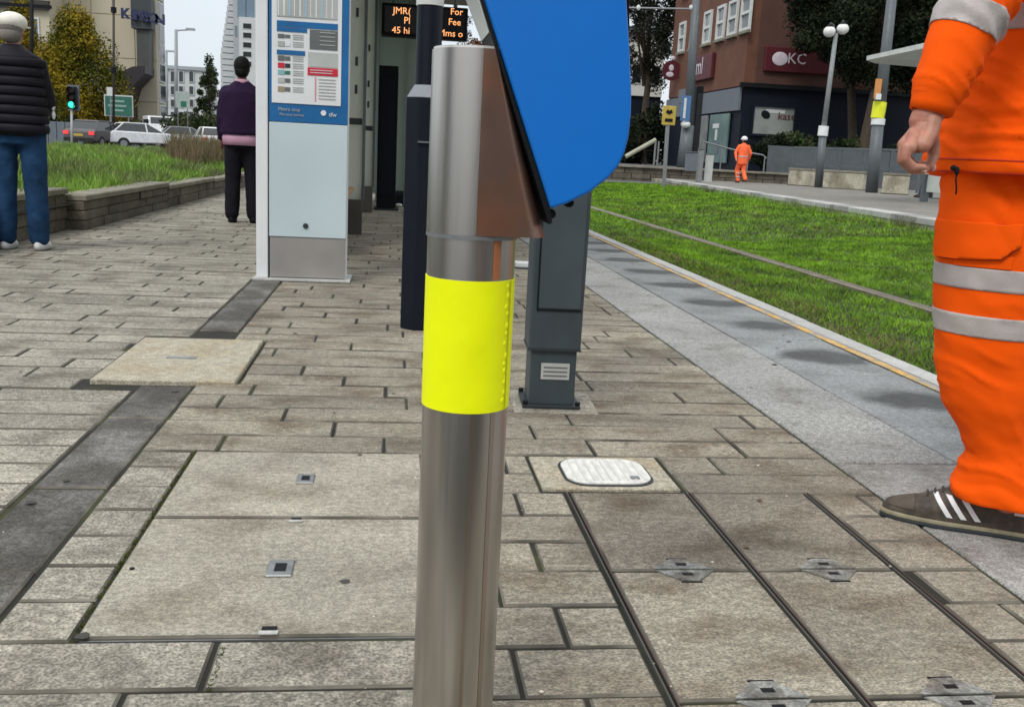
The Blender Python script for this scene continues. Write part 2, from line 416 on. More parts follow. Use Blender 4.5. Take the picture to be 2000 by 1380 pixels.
# pale slabs and blue-grey slabs of the platform edge
def slabs(x0, x1, L_, m, name, ystart, yend, par=None, z=0, off=0, drop=.05):
    me = MB().box(-(x1 - x0) / 2 + .003, (x1 - x0) / 2 - .003, -L_ / 2 + .003, L_ / 2 - .003, -drop, 0, .003).mesh(name); me.materials.append(m)
    y = ystart + off; lst = []
    while y < yend:
        o = bpy.data.objects.new(name, me); COL.objects.link(o); o.parent = par or pavement
        o.location = ((x0 + x1) / 2, y + L_ / 2, z + random.uniform(-.0015, .0015)); y += L_; lst.append(o)
    return lst
slabs(1.288, 1.675, .9, M_slab, 'pale_slab', -.4, 22, off=.26)
# damp patch material on the blue slabs: an oval patch on each slab
m = M_slabB.copy(); m.name = 'granite_slab_blue_stained'; N = m.node_tree.nodes; L = m.node_tree.links
bs = N['Principled BSDF']; basec = bs.inputs['Base Color'].links[0].from_socket
tcn = N.new('ShaderNodeTexCoord'); mp = N.new('ShaderNodeMapping'); mp.inputs['Scale'].default_value = (3.9, 5.4, 1); mp.inputs['Location'].default_value = (-.1, .1, 0)
L.new(tcn.outputs['Object'], mp.inputs[0])
nz = N.new('ShaderNodeTexNoise'); nz.inputs['Scale'].default_value = 5; L.new(N['Geometry'].outputs['Position'] if 'Geometry' in N else tcn.outputs['Object'], nz.inputs['Vector'])
ad = N.new('ShaderNodeVectorMath'); ad.operation = 'ADD'; L.new(mp.outputs[0], ad.inputs[0])
sb = N.new('ShaderNodeVectorMath'); sb.operation = 'SCALE'; sb.inputs['Scale'].default_value = .9
s2 = N.new('ShaderNodeVectorMath'); s2.operation = 'SUBTRACT'; s2.inputs[1].default_value = (.5, .5, .5)
L.new(nz.outputs['Color'], s2.inputs[0]); L.new(s2.outputs[0], sb.inputs[0]); L.new(sb.outputs[0], ad.inputs[1])
ln = N.new('ShaderNodeVectorMath'); ln.operation = 'LENGTH'; L.new(ad.outputs[0], ln.inputs[0])
rg = N.new('ShaderNodeMapRange'); rg.inputs[1].default_value = .55; rg.inputs[2].default_value = 1.0; rg.inputs[3].default_value = .3; rg.inputs[4].default_value = 1
L.new(ln.outputs['Value'], rg.inputs[0])
mm = N.new('ShaderNodeMix'); mm.data_type = 'RGBA'; mm.blend_type = 'MULTIPLY'; mm.inputs[0].default_value = 1
L.new(basec, mm.inputs[6]); L.new(rg.outputs[0], mm.inputs[7]); L.new(mm.outputs[2], bs.inputs['Base Color'])
slabs(1.678, 2.205, .78, m, 'blue_grey_slab', -.4, 22, off=.24)
edge = MB().box(2.21, 2.31, -1.2, 60, -.42, -.03).build('platform_edge', M_conc); tag(edge, kind='structure')
slabs(2.208, 2.315, .9, M_kerb, 'kerb_stone', -.4, 30, edge, z=.001, off=.1, drop=.12)
yl = MB()
y = -.3
while y < 30:
    yl.box(2.135, 2.178, y, y + 3, .003, .0055); y += 3
yo = yl.build('yellow_line', M_yline); yo.parent = pavement

# ------------------------------------------------------------------ covers in the pavement
def cover_root(x, y, label, cat='cover', group=None): return thing('access_cover', (x, y, 0), label, cat, group=group)
t = cover_root(-.21, 2.1, 'large buff concrete double access cover with four key holes, left of the steel bollard')
grimy(W(MB().box(-.508, .095, 1.572, 2.112, -.04, .0015, .004), 'tray', M_cover, t).data)
grimy(W(MB().box(-.508, .095, 2.124, 2.600, -.04, .0015, .004), 'tray', M_cover, t).data)
W(MB().box(-.5, .095, 1.5635, 1.566, -.03, -.002), 'frame', M_galv, t)
for px, py, s in ((597, 937, .022), (548, 1112, .025)):
    c = G(px, py); k_ = W(MB().box(c.x - s, c.x + s, c.y - s * 1.5, c.y + s * 1.5, .0025, .0055, .002), 'key_plate', M_galv, t)
    W(MB().box(c.x - s * .45, c.x + s * .45, c.y - s * .7, c.y + s * .7, .006, .0068), 'key_hole', M_blk, t)
for px, py, s in ((578, 1018, .014), (525, 1235, .016)):
    c = G(px, py); W(MB().box(c.x - s, c.x + s, c.y - s * .8, c.y - .001, .0028, .0052), 'lifting_eye', M_kerb, t)
    W(MB().box(c.x - s * .8, c.x + s * .8, c.y, c.y + s, .0028, .0045), 'key_hole', M_blk, t)
c = G(258, 1112); W(MB().tube([c, c + Vector((0, 0, .004))], .005, 10), 'key_hole', M_blk, t)
# moss lying in the gap
ms = MB()
for i in range(260):
    y = random.uniform(1.56, 2.64); x = -.5125 + random.uniform(-.004, .004); h = random.uniform(.002, .008)
    a = random.uniform(0, 6.28); ms.add([(x - .004 * math.cos(a), y - .004 * math.sin(a), -.004), (x + .004 * math.cos(a), y + .004 * math.sin(a), -.004), (x, y, h - .003)], [(0, 1, 2)])
for i in range(60):
    y = random.uniform(1.40, 1.54); x = -.26 + random.uniform(-.006, .004); a = random.uniform(0, 6.28)
    ms.add([(x - .004 * math.cos(a), y - .004 * math.sin(a), -.004), (x + .004 * math.cos(a), y + .004 * math.sin(a), -.004), (x, y, .002)], [(0, 1, 2)])
tag(ms.build('moss', mat('moss', (.07, .085, .012), .9)), kind='stuff')
t = cover_root(-.76, 3.73, 'cream square access cover lying across the dark paver strip')
W(MB().box(-1.0, -.522, 3.352, 4.1, -.03, .013, .004), 'plate', M_cream, t)
W(MB().box(-.83, -.72, 3.70, 3.735, .0135, .015), 'lifting_slot', M_galv, t)
# white plastic cover
t = cover_root(.58, 2.45, 'small white oval plastic cover in a cream concrete surround behind the bollard')
W(MB().box(.398, .758, 2.318, 2.582, -.03, .004, .003), 'surround', M_cream, t)
def rrect(x0, x1, y0, y1, r, n=6):
    p = []
    for cx, cy, a0 in ((x1 - r, y0 + r, -90), (x1 - r, y1 - r, 0), (x0 + r, y1 - r, 90), (x0 + r, y0 + r, 180)):
        for i in range(n + 1):
            a = R(a0 + 90 * i / n); p.append((cx + r * math.cos(a), cy + r * math.sin(a)))
    return p
W(MB().prism(rrect(.465, .705, 2.333, 2.555, .065), 2, .0045, .0065), 'rim', M_totd, t)
W(MB().prism(rrect(.472, .698, 2.341, 2.547, .06), 2, .0068, .010), 'lid', mat('white_plastic', (.66, .66, .62), .5, var=.22, scale=22, stretch=(3, 1, 1)), t)
rb = MB()
for i in range(9): rb.box(.493 + i * .0225, .499 + i * .0225, 2.365, 2.523, .0102, .0118)
W(rb, 'rib', mat('white_plastic_rib', (.62, .62, .58), .5), t)
W(MB().box(.64, .665, 2.375, 2.395, .0122, .0128), 'finger_slot', M_galv, t)
# recessed tray covers with lifting keys
t = cover_root(.77, 1.5, 'grid of recessed paving covers with diamond lifting plates, right of the bollard')
xs = [.459, .772, 1.09]; ys = [.36, .852, 1.340, 1.828, 2.303]
for i in range(2):
    for j in range(4):
        grimy_ = W(MB().box(xs[i] + .0085, xs[i + 1] - .0085, ys[j] + .0065, ys[j + 1] - .0055, -.04, .001, .004), 'tray', M_pavR, t); grimy(grimy_.data)
for x in xs:
    for dx in (-.0055, .003):
        W(MB().box(x + dx, x + dx + .003, .36, 2.303, -.03, .0025), 'frame_strip', mat('frame_grey', (.10, .10, .09), .6, .4) if dx < 0 else mat('frame_brown', (.085, .06, .05), .6, .4), t)
for i in range(2):
    cx = (xs[i] + xs[i + 1]) / 2 + .005
    for yj in (1.34, 1.828):
        for s in (-1, 1):
            a = [(cx - .062, yj + s * .004), (cx + .062, yj + s * .004), (cx + .018, yj + s * .052), (cx - .018, yj + s * .052)]
            if s < 0: a = a[::-1]
            W(MB().prism(a, 2, .0015, .0042), 'key_plate', mat('key_plate_grey', (.225, .228, .21), .7, .1, var=.35, scale=30, speck=.3, col2=(.13, .12, .10), c2s=14), t)
            W(MB().box(cx - .011, cx + .011, yj + s * .024 - .006, yj + s * .024 + .006, .0046, .0052), 'key_hole', M_blk, t)
            W(MB().prism([(a[0][0], yj + s * .058), (a[0][0] + .01, yj + s * .058), (cx, yj + s * .0615), (cx, yj + s * .0595)] if 0 else
              [(cx - .022, yj + s * .055), (cx + .022, yj + s * .055), (cx + .022, yj + s * .058), (cx - .022, yj + s * .058)][::s], 2, .0012, .003), 'seam', M_blk, t)
for px, py in ((1455, 620), (1710, 905), (1510, 940)): pass
# small pale plate near the totem
c = G(1022, 522); t = thing('floor_plate', (c.x, c.y, 0), 'small pale raised plate on the paving seen between bollard and graphite post', 'plate')
W(MB().box(c.x - .06, c.x + .055, c.y - .02, c.y + .12, 0.002, .035, .004), 'lid', M_offw, t); W(MB().box(c.x - .07, c.x + .065, c.y - .10, c.y - .022, 0.002, .006), 'frame', M_totd, t)
# leaf scraps and small stones
lit = MB()
for i in range(520):
    if i < 330: x = 2.33 + abs(random.gauss(0, .35)); y = random.uniform(3.5, 14); z = -.255 + random.uniform(0, .06)
    elif i < 430: x = -2.58 + abs(random.gauss(0, .14)); y = random.uniform(5, 14); z = .004
    else: x = random.uniform(-2.4, 2.1); y = random.uniform(1.4, 10); z = .004
    s = random.uniform(.008, .022) * (.4 if i >= 430 else 1); a = random.uniform(0, 6.3)
    c_, s_ = math.cos(a) * s, math.sin(a) * s
    lit.add([(x - c_, y - s_, z), (x + s_, y - c_, z + s * .3), (x + c_, y + s_, z), (x - s_, y + c_, z + s * .2)], [(0, 1, 2, 3)])
tag(lit.build('leaf_litter', M_leaflit), kind='stuff')

gt = MB()
for i in range(150):
    y = 1.35 + 7 * random.random() ** 1.6; x = random.uniform(-.62 * y, min(2.1, .62 * y)); s_ = random.uniform(.0015, .0045)
    if -.5 < x < .1 and y < 2.6 and random.random() < .5: continue
    gt.ball((x, y, .002), (s_, s_, s_ * .5), 6, 4)
tag(gt.build('grit', mat('grit', (.50, .47, .38), .9, var=.5, scale=4)), kind='stuff')
gm = MB()
for i in range(46):
    y = 1.5 + 7 * random.random(); x = random.uniform(-.6 * y, min(2.0, .6 * y)); s_ = random.uniform(.006, .016); n_ = 9
    gm.add([(x + s_ * random.uniform(.6, 1.1) * math.cos(6.283 * q / n_), y + s_ * random.uniform(.6, 1.1) * math.sin(6.283 * q / n_), .0031) for q in range(n_)], [tuple(range(n_))])
tag(gm.build('gum_spots', mat('gum', (.055, .052, .047), .9)), kind='stuff')
# ------------------------------------------------------------------ tracks and grass
TX0 = 2.42
def bed_z(x): return -.30 + max(0, min(1, (x - 5.2) / 3.0)) * .26
tb = MB(); xs_ = [2.3, 3.5, 4.5, 5.2, 6, 7, 8.4, 12]
for a, b in zip(xs_[:-1], xs_[1:]): tb.add([(a, -1, bed_z(a)), (b, -1, bed_z(b)), (b, 60, bed_z(b)), (a, 60, bed_z(a))], [(0, 1, 2, 3)])
tag(tb.build('track_bed', M_soil), kind='structure')
M_rail = mat('rail_steel', (.21, .18, .15), .5, .5, var=.2, scale=9)
def rail(x, label):
    z = bed_z(x) + (.035 if x == 4.53 else -.004); t = thing('tram_rail', (x, 20, z), label, 'rail', group='rails set in the grass track')
    W(MB().box(x - .035, x + .035, 1, 60, z - .06, z, .006), 'rail_head', M_rail, t)
    W(MB().box(x + .038, x + .085, 1, 60, z - .06, z - .02), 'rail_groove', M_blk, t)
    W(MB().box(x - .10, x - .04, 1, 60, z - .06, z - .006), 'rail_flange', mat('rail_filler', (.20, .175, .13), .9, var=.3, scale=6), t)
rail(4.53, 'pale worn tram rail running through the middle of the grass'); rail(7.35, 'half buried tram rail nearest the opposite platform')
rail(3.05, 'tram rail tucked below the near platform kerb'); rail(5.95, 'tram rail sunk in the taller grass between the two tracks')
def blades(n, xr, yr, zf, h, w_, lean=.5, mask=None, ypow=1.0):
    x = np.random.uniform(*xr, n * (1 if mask is None else 3)); y = yr[0] + (yr[1] - yr[0]) * np.random.uniform(0, 1, len(x)) ** ypow
    if mask is not None: k = mask(x, y); x, y = x[k][:n], y[k][:n]
    n = len(x); z = zf(x, y); a = np.random.uniform(0, 2 * np.pi, n); hh = np.random.uniform(h[0], h[1], n) * (.7 + .5 * np.sin(x * 3.1 + y * 1.3) ** 2)
    sc = 1 + np.clip((y - 8) / 12, 0, 2.5); ww = w_ * sc * np.random.uniform(.6, 1.3, n)
    dx, dy = np.cos(a) * ww / 2, np.sin(a) * ww / 2
    lx, ly = np.random.normal(0, lean, n) * hh, np.random.normal(0, lean, n) * hh
    V = np.empty((n, 3, 3)); V[:, 0] = np.c_[x - dx, y - dy, z]; V[:, 1] = np.c_[x + dx, y + dy, z]; V[:, 2] = np.c_[x + lx, y + ly, z + hh]
    return V.reshape(-1, 3)
def trimesh(name, V, m):
    n = len(V) // 3; me = bpy.data.meshes.new(name); me.vertices.add(len(V)); me.vertices.foreach_set('co', V.ravel().astype(np.float32))
    me.loops.add(len(V)); me.loops.foreach_set('vertex_index', np.arange(len(V), dtype=np.int32))
    me.polygons.add(n); me.polygons.foreach_set('loop_start', np.arange(0, len(V), 3, dtype=np.int32)); me.polygons.foreach_set('loop_total', np.full(n, 3, dtype=np.int32))
    me.update(calc_edges=True); me.validate(); return me
bz = lambda x, y: -.302 + np.clip((x - 5.2) / 3.0, 0, 1) * .26
OE = lambda y: 8.4 + (y - 14.25) * .091
norail = lambda x, y: (np.abs(x - 4.50) > .085) & (x < OE(y) - .02)
V = np.vstack([blades(150000, (2.33, 9), (4, 14), bz, (.018, .055), .007, .7, norail), blades(90000, (2.33, 10), (14, 36), bz, (.022, .065), .010, .6, norail)])
tag(ob('track_grass', trimesh('track_grass', V, None), M_gr1), kind='stuff')
V = np.vstack([blades(9000, (2.33, 3.5), (3.5, 14), bz, (.03, .08), .008, .9), blades(9000, (3.2, 8.5), (5, 26), bz, (.02, .055), .009, .9, lambda x, y: (np.sin(x * 2.3 + np.sin(y * .9) * 2) * np.sin(y * .7 + x) > .25) & (x < OE(y) - .1))])
tag(ob('kerbside_weeds', trimesh('kerbside_weeds', V, None), M_weed), kind='stuff')
V = blades(5000, (8.0, 10), (12, 34), lambda x, y: bz(x, y), (.06, .2), .012, .3, lambda x, y: (x > OE(y) - .25) & (x < OE(y) - .02))
tag(ob('ragged_edge_grass', trimesh('ragged_edge_grass', V, None), M_gr2), kind='stuff')

# ------------------------------------------------------------------ left verge with its low wall
def vz(x, y): return .22 + .30 * np.clip((-x - 2.7) / 3.0, 0, 1) * np.clip((y - 4) / 12, .2, 1) * .5
vg = MB(); XS = [-2.7, -3.3, -4, -5, -6, -8, -12, -18]; YS = [0, 4, 7, 10, 13, 16, 20, 26]
for i in range(len(XS)):
    for j in range(len(YS)): vg.v.append((XS[i], YS[j], float(vz(XS[i], YS[j]))))
for i in range(len(XS) - 1):
    for j in range(len(YS) - 1): a = i * len(YS) + j; vg.f.append((a, a + 1, a + len(YS) + 1, a + len(YS)))
tag(vg.build('verge', M_soil), kind='structure')
V = np.vstack([blades(110000, (-13, -2.78), (4, 25), vz, (.07, .22), .012, .45, lambda x, y: (x > -.46 * y - 1.0)),
               blades(16000, (-13, -2.75), (4, 25), vz, (.05, .12), .03, .9, lambda x, y: (x > -.46 * y - 1.0))])
tag(ob('verge_grass', trimesh('verge_grass', V, None), M_gr2), kind='stuff')
V = np.vstack([blades(5000, (-12, -3.0), (19, 26), vz, (.08, .20), .010, .3), blades(5000, (-6.0, -2.8), (18, 27), vz, (.3, .66), .012, .25, lambda x, y: x > -.215 * y),
               blades(2500, (-9, -2.8), (9, 20), vz, (.14, .32), .007, .3)])
tag(ob('dry_seed_heads', trimesh('dry_seed_heads', V, None), M_weed), kind='stuff')
lw = thing('low_wall', (-2.63, 8, 0), 'low dark stone block wall holding the grass verge on the left', 'wall')
secs = [(3.0, 8.8, .355), (8.8, 12.0, .30), (12.0, 15.0, .265), (15, 30, .25)]
for si, (a, b, h) in enumerate(secs):
    sx_ = -.14 if si == 0 else 0
    courses = 3 if si < 2 else 2; ch = (h - .05) / courses
    W(MB().box(-2.80 + sx_, -2.645 + sx_, a + .02, b - .02, -.01, h - .055), 'backing', M_joint, lw)
    for c_ in range(courses):
        y = a - (.25 if c_ % 2 else 0)
        while y < b:
            L_ = random.uniform(.45, .8) if b < 20 else 1.5; y0, y1 = max(a, y), min(b, y + L_)
            if y1 - y0 > .05: W(MB().box(-2.79 + sx_, -2.62 + sx_ + random.uniform(-.012, .008), y0 + .006, y1 - .006, c_ * ch + .004, (c_ + 1) * ch - .004, .008), 'stone_block', M_stone, lw)
            y += L_
    y = a
    while y < b - .05:
        y1 = min(b, y + 1.0); W(MB().box(-2.86 + sx_, -2.60 + sx_, y + .004, y1 - .004, h - .048, h, .01), 'coping_stone', M_cope, lw); y = y1

# ------------------------------------------------------------------ opposite platform and the street beyond
ZO = .15
def OEy(y): return 8.4 + (y - 14.25) * .091
op = MB().prism([(OEy(6), 6), (40, 6), (40, 40), (OEy(38), 40), (OEy(38), 38)], 2, -.42, ZO - .03).build('opposite_platform', M_conc); tag(op, kind='structure')
a = math.atan2(.091, 1)
y = 6.0
for i in range(32):
    c = Vector((OEy(y + .5) + .2, y + .5, ZO)); me = None
    o = MB().box(-.22, .22, -.495, .495, -.10, 0, .01).build('coping_slab', M_kerb if i % 3 else M_slab, op); o.location = c; o.rotation_euler = (0, 0, -a); y += 1.0
surf = MB().add([(OEy(6) + .42, 6, ZO - .006), (40, 6, ZO - .006), (40, 40, ZO - .006), (OEy(38) + .42, 40, ZO - .006)], [(0, 1, 2, 3)])
tag(surf.build('opposite_paving', mat('opposite_paving', (.20, .19, .17), .9, var=.15, scale=1.2, speck=.2, sscale=40)), kind='structure')
fc = MB().box(7.0, 60, 40, 90, -.42, .55); tag(fc.build('forecourt', M_tar), kind='structure')
tag(MB().box(2.45, 10.5, 36.5, 44, -.42, -.02).build('track_crossing', M_tar), kind='structure')
# left road
tag(MB().box(-90, -2.9, 27, 160, -.42, 0).build('road', M_tar), kind='structure')
tag(MB().box(-2.9, 7, 60, 160, -.42, 0).build('road_far', M_tar), kind='structure')
# low brown wall in front of the forecourt
c = P(1330, 330, 39.8)
t = thing('forecourt_wall', (9, 39.7, 0), 'long low brown stone wall below the brick building forecourt', 'wall')
for i in range(14):
    for j in range(3): W(MB().box(6.2 + i * .8 + .02 + (j % 2) * .3, 6.2 + (i + 1) * .8 - .02 + (j % 2) * .3, 39.6 + random.uniform(0, .03), 39.95, ZO - .3 + j * .22 + .01, ZO - .3 + (j + 1) * .22 - .01), 'stone_block', M_stone, t)
W(MB().box(6.1, 17.8, 39.63, 39.93, -.2, .5), 'core', M_joint, t)
W(MB().box(6.1, 17.8, 39.5, 40, .52, .6, .02), 'coping_stone', M_cope, t)
# big concrete blocks
def gb(px, py): return G(px, py, ZO)
ends = [(gb(1773, 381), gb(1721, 378), 0), (gb(1684, 372), gb(1606, 367), 1), (gb(1590, 365), gb(1538, 361), 2)]
lab = ['weathered pale concrete block beside the worker\'s hand, rightmost of three', 'weathered pale concrete block between street lamp and tram pole', 'weathered pale concrete block left of the street lamp, leftmost of three']
for A, B, i in ends:
    d = (B - A); rz = math.atan2(d.y, d.x); Ln = d.length
    t = thing('concrete_block', (A + B) / 2, lab[i], 'block', rz, 'concrete blocks on the opposite platform')
    MB().box(-Ln / 2, Ln / 2, -.45, 0, 0.0, .60, .02).build('block_body', M_conc, t, bevel=.02)
    MB().box(-Ln / 2 - .02, Ln / 2 + .02, -.47, .02, .602, .67, .01).build('cap', M_cope, t)
    MB().box(-Ln / 2 - .015, Ln / 2 + .015, -.46, .012, -.03, .03).build('base', M_stone, t)
# railing behind
A = gb(1545, 352); B = gb(1850, 366); A = P(1545, 350, 40); B = P(1850, 372, 33)
A.z = B.z = ZO
d = B - A; Ln = d.length; rz = math.atan2(d.y, d.x)
t = thing('railing', A, 'long grey metal railing behind the concrete blocks', 'railing', rz)
MB().box(0, Ln, -.03, .03, 1.48, 1.56).build('top_rail', M_pole, t); MB().box(0, Ln, -.02, .02, .78, .86).build('lower_rail', M_pole, t)
for i in range(7):
    x = Ln * i / 6; MB().box(x - .04, x + .04, -.035, .035, 0, 1.475).build('post', M_pole, t)
bl = MB(); x = .1
while x < Ln: bl.box(x, x + .02, -.01, .01, .865, 1.475); x += .09
tag(bl.build('baluster', M_pole, t), kind='stuff')
# panel behind the railing (grey hoarding)
t = thing('hoarding', (P(1540, 330, 42)), 'plain grey low hoarding behind the railing', 'hoarding')
a0, a1 = P(1500, 300, 42).x, P(1880, 300, 42).x
for i in range(8):
    W(MB().box(a0 + (a1 - a0) * i / 8 + .01, a0 + (a1 - a0) * (i + 1) / 8 - .01, 42, 42.05, .5, 1.72), 'panel', mat('hoarding_grey', (.085, .10, .105), .8, var=.15, scale=2), t)
W(MB().box(a0, a1, 42.05, 42.1, 1.66, 1.74), 'rail', M_pole, t)

# ------------------------------------------------------------------ buildings
def windows(parent, rects, X=None, Y=None, m=M_bwin, fm=M_offw, fr=.12, mull=False, proud=.06):
    """framed windows on a plane of constant X (rects in Y,Z) or constant Y (rects in X,Z)"""
    for a, b, z0, z1 in rects:
        def bx(p, q, r, s, d0, d1):
            return MB().box(p, q, Y - d1, Y - d0, r, s) if Y is not None else MB().box(X - d1, X - d0, p, q, r, s)
        f = MB()
        for (p, q, r, s) in ((a, a + fr, z0, z1), (b - fr, b, z0, z1), (a + fr, b - fr, z0, z0 + fr), (a + fr, b - fr, z1 - fr, z1)):
            e = bx(p, q, r, s, 0, proud); f.add(e.v, e.f)
        if mull: e = bx(a + fr, b - fr, (z0 + z1) / 2 - fr / 2, (z0 + z1) / 2 + fr / 2, 0, proud); f.add(e.v, e.f)
        wf = W(f, 'window', fm, parent)
        e = bx(a + fr * .8, b - fr * .8, z0 + fr * .8, z1 - fr * .8, -.02, .02); p_ = e.build('pane', m, wf)
# brick building
bx0, by0 = 17.77, 50.0
t = thing('brick_building', (bx0, by0, 0), 'red brown brick corner building with dark shopfronts behind the opposite platform', 'building')
W(MB().box(bx0, 60, by0, 64, 4.85, 24), 'wall', M_brick, t)
W(MB().box(bx0 + .6, 60, by0 - .03, by0 - .002, 5.0, 24), 'side_wall', M_brickd, t)
W(MB().box(bx0 + .05, 60, by0 + .05, 64, .5, 4.84), 'ground_floor', M_navw, t)
W(MB().box(bx0 - .12, bx0 - .002, by0 + .1, 64, 3.6, 4.75), 'fascia', M_fgrey, t)
W(MB().box(bx0 - .2, 60, by0 - .2, by0 + .04, 4.76, 4.98), 'ledge', M_blk, t)
wr = []
for px0, px1 in ((1449, 1468), (1425, 1442), (1403, 1418), (1378, 1392), (1353, 1365), (1331, 1342)):
    ya = bx0 / (P(px1, 40, 1).x); yb = bx0 / (P(px0, 40, 1).x); za = P(px1, 66, ya).z if 0 else 7.0
    for s in range(3): wr.append((ya, yb, 7.55 + s * 3.4, 9.35 + s * 3.4))
windows(t, wr, X=bx0, m=mat('window_sky', (.20, .22, .23), .1, spec=1), fm=M_offw, fr=.15, mull=True, proud=.12)
# sills
for (a_, b_, z0, z1) in wr: W(MB().box(bx0 - .2, bx0 - .002, a_ - .1, b_ + .1, z0 - .14, z0 - .005), 'sill', M_cope, t)
# left shopfront: teal windows with posters
for px0, px1, mt in ((1371, 1402, mat('shop_window_grey', (.19, .20, .20), .25, var=.3, scale=1.4)), (1407, 1445, M_shopt)):
    ya = bx0 / P(px1, 40, 1).x; yb = bx0 / P(px0, 40, 1).x
    W(MB().box(bx0 - .10, bx0 - .02, ya, yb, .9, 3.5), 'shop_window', mt, t)
    ym = (ya + yb) / 2
    W(MB().box(bx0 - .13, bx0 - .105, ym - .3, ym + .3, 1.4, 2.0), 'poster', M_fgrey, t)
    W(MB().box(bx0 - .13, bx0 - .105, ym - .1, ym + .9, 2.75, 3.0), 'poster', M_signw if px0 < 1400 else M_offw, t)
    W(MB().box(bx0 - .13, bx0 - .105, ym + .1, ym + .4, 2.1, 2.7), 'poster', M_maroon if px0 < 1400 else M_offw, t)
# right shopfront window
a_, b_ = P(1467, 230, by0), P(1551, 262, by0)
windows(t, [(a_.x, b_.x, 2.35, 3.95)], Y=by0, m=mat('shop_window_lit', (.27, .29, .27), .25, var=.25, scale=.8), fm=M_navw, fr=.12, proud=.1)
c = P(1515, 214, by0); W(MB().box(c.x - .55, c.x + .5, by0 - .035, by0 - .022, 3.55, 3.72), 'window_sticker', M_offw, t)
c = P(1495, 224, by0)
W(MB().ball((c.x, by0 - .04, c.z), (.26, .02, .2), q=Quaternion((0, 1, 0), R(30))), 'window_sticker', M_blk, t)
text('window_lettering', 'kase', .55, M_maroon, t, facing((c.x + 1.15, by0 - .04, c.z - .05)), .003)
# signs on the building
c = P(1540, 118, by0); sg = W(MB().box(c.x - 1.35, c.x + 2.3, by0 - .22, by0 - .04, c.z - .62, c.z + .62), 'shop_sign', M_maroon, t, bevel=.04)
sgn = MB().ball((c.x - .55, by0 - .24, c.z + .02), (.42, .03, .34)).build('emblem', M_signw, sg)
o = text('sign_lettering', 'KC', .75, M_signw, t, facing((c.x + .35, by0 - .24, c.z + .05)), .004)
ya = bx0 / P(1397, 130, 1).x; yb = bx0 / P(1354, 130, 1).x; zz = P(1376, 132, (ya + yb) / 2).z
W(MB().box(bx0 - .25, bx0 - .03, ya, yb, zz - .75, zz + .65), 'shop_sign', M_maroon, t, bevel=.04)
text('sign_lettering', 'kml', 1.35, M_signw, t, facing((bx0 - .27, (ya + yb) / 2 + .3, zz), R(-90)), .004)
# round projecting sign at the far end of the facade
c = P(1312, 138, 62); q = thing('round_sign', c, 'dark red round projecting sign with white figure, at the far end of the brick facade', 'sign')
W(MB().tube([c + Vector((0, -.06, 0)), c + Vector((0, .06, 0))], .62, 24), 'sign_board', M_maroon, q); W(MB().tube([c + Vector((0, 0, 0)), Vector((bx0, 62, c.z))], .03, 8), 'bracket', M_pole, q)
W(MB().ball(c + Vector((-.05, -.08, .15)), (.16, .03, .2)).ball(c + Vector((-.12, -.08, -.25)), (.25, .03, .16)).ball(c + Vector((.02, -.08, .75)), (.13, .05, .13)), 'emblem', M_signw, q)
# brick annex / canopy strip left of the building
a_, b_ = P(1280, 196, 66), P(1368, 188, 58)
q = thing('entrance_canopy', (a_.x, 62, 0), 'long grey flat canopy left of the brick building above the yellow sign', 'canopy')
W(MB().box(a_.x - .3, bx0 - .3, 58, 59.5, 4.3, 5.1), 'canopy_roof', M_fgrey, q)
for x in (a_.x, bx0 - .5): W(MB().box(x - .1, x + .1, 58.2, 58.4, .5, 4.3), 'post', M_blk, q)
# dark hedge behind
def leaves(centers, rad, n, size, squash=1):
    c = np.array(centers)[np.random.randint(0, len(centers), n)]; r = np.array(rad)[np.random.randint(0, len(rad), n)] if hasattr(rad, '__len__') else np.full(n, rad)
    p = np.random.normal(0, 1, (n, 3)); p /= np.linalg.norm(p, axis=1)[:, None]; p *= (np.random.uniform(.25, 1, n) ** .6 * r)[:, None]; p[:, 2] *= squash
    p += c; u = np.random.normal(0, 1, (n, 3)); u /= np.linalg.norm(u, axis=1)[:, None]; v = np.cross(u, np.random.normal(0, 1, (n, 3))); v /= np.linalg.norm(v, axis=1)[:, None]
    s = (size * np.random.uniform(.5, 1.3, n))[:, None]
    V = np.empty((n, 3, 3)); V[:, 0] = p - u * s; V[:, 1] = p + u * s; V[:, 2] = p + v * s * 1.5
    return V.reshape(-1, 3)
def tree(base, H, cc, rx, ry, rz, m, label, n=16000, ls=.12, clumps=46, trunk=.2, name='tree', group='trees', cr=(.16, .3), shape=None, cat='tree'):
    t = thing(name, base, label, cat, group=group); b = Vector(base); cc = Vector(cc)
    tr = MB().tube([b + Vector((0, 0, -.3)), b.lerp(cc, .5) + Vector((trunk, 0, 0)), cc + Vector((0, 0, rz * .4))], [trunk, trunk * .75, trunk * .25], 10)
    cs = []; rr = []
    for i in range(clumps):
        while True:
            p = Vector([random.uniform(-1, 1) for _ in range(3)])
            if .35 < p.length < 1: break
        if shape: p = shape(p)
        q = cc + Vector((p.x * rx, p.y * ry, p.z * rz)); cs.append(tuple(q)); rr.append(random.uniform(*cr) * min(rx, rz))
    for q in cs[:12]:
        s_ = b.lerp(cc, random.uniform(.5, .9)); tr.tube([s_, s_.lerp(Vector(q), .5) + Vector((0, 0, .1)), q], [trunk * .35, trunk * .22, trunk * .06], 6)
    W(tr, 'trunk', M_bark, t)
    n_ = 0; cs = np.array(cs); o = ob('crown', trimesh('crown', leaves_i(cs, np.array(rr), n, ls), None), m, t); keep(o)
    return t
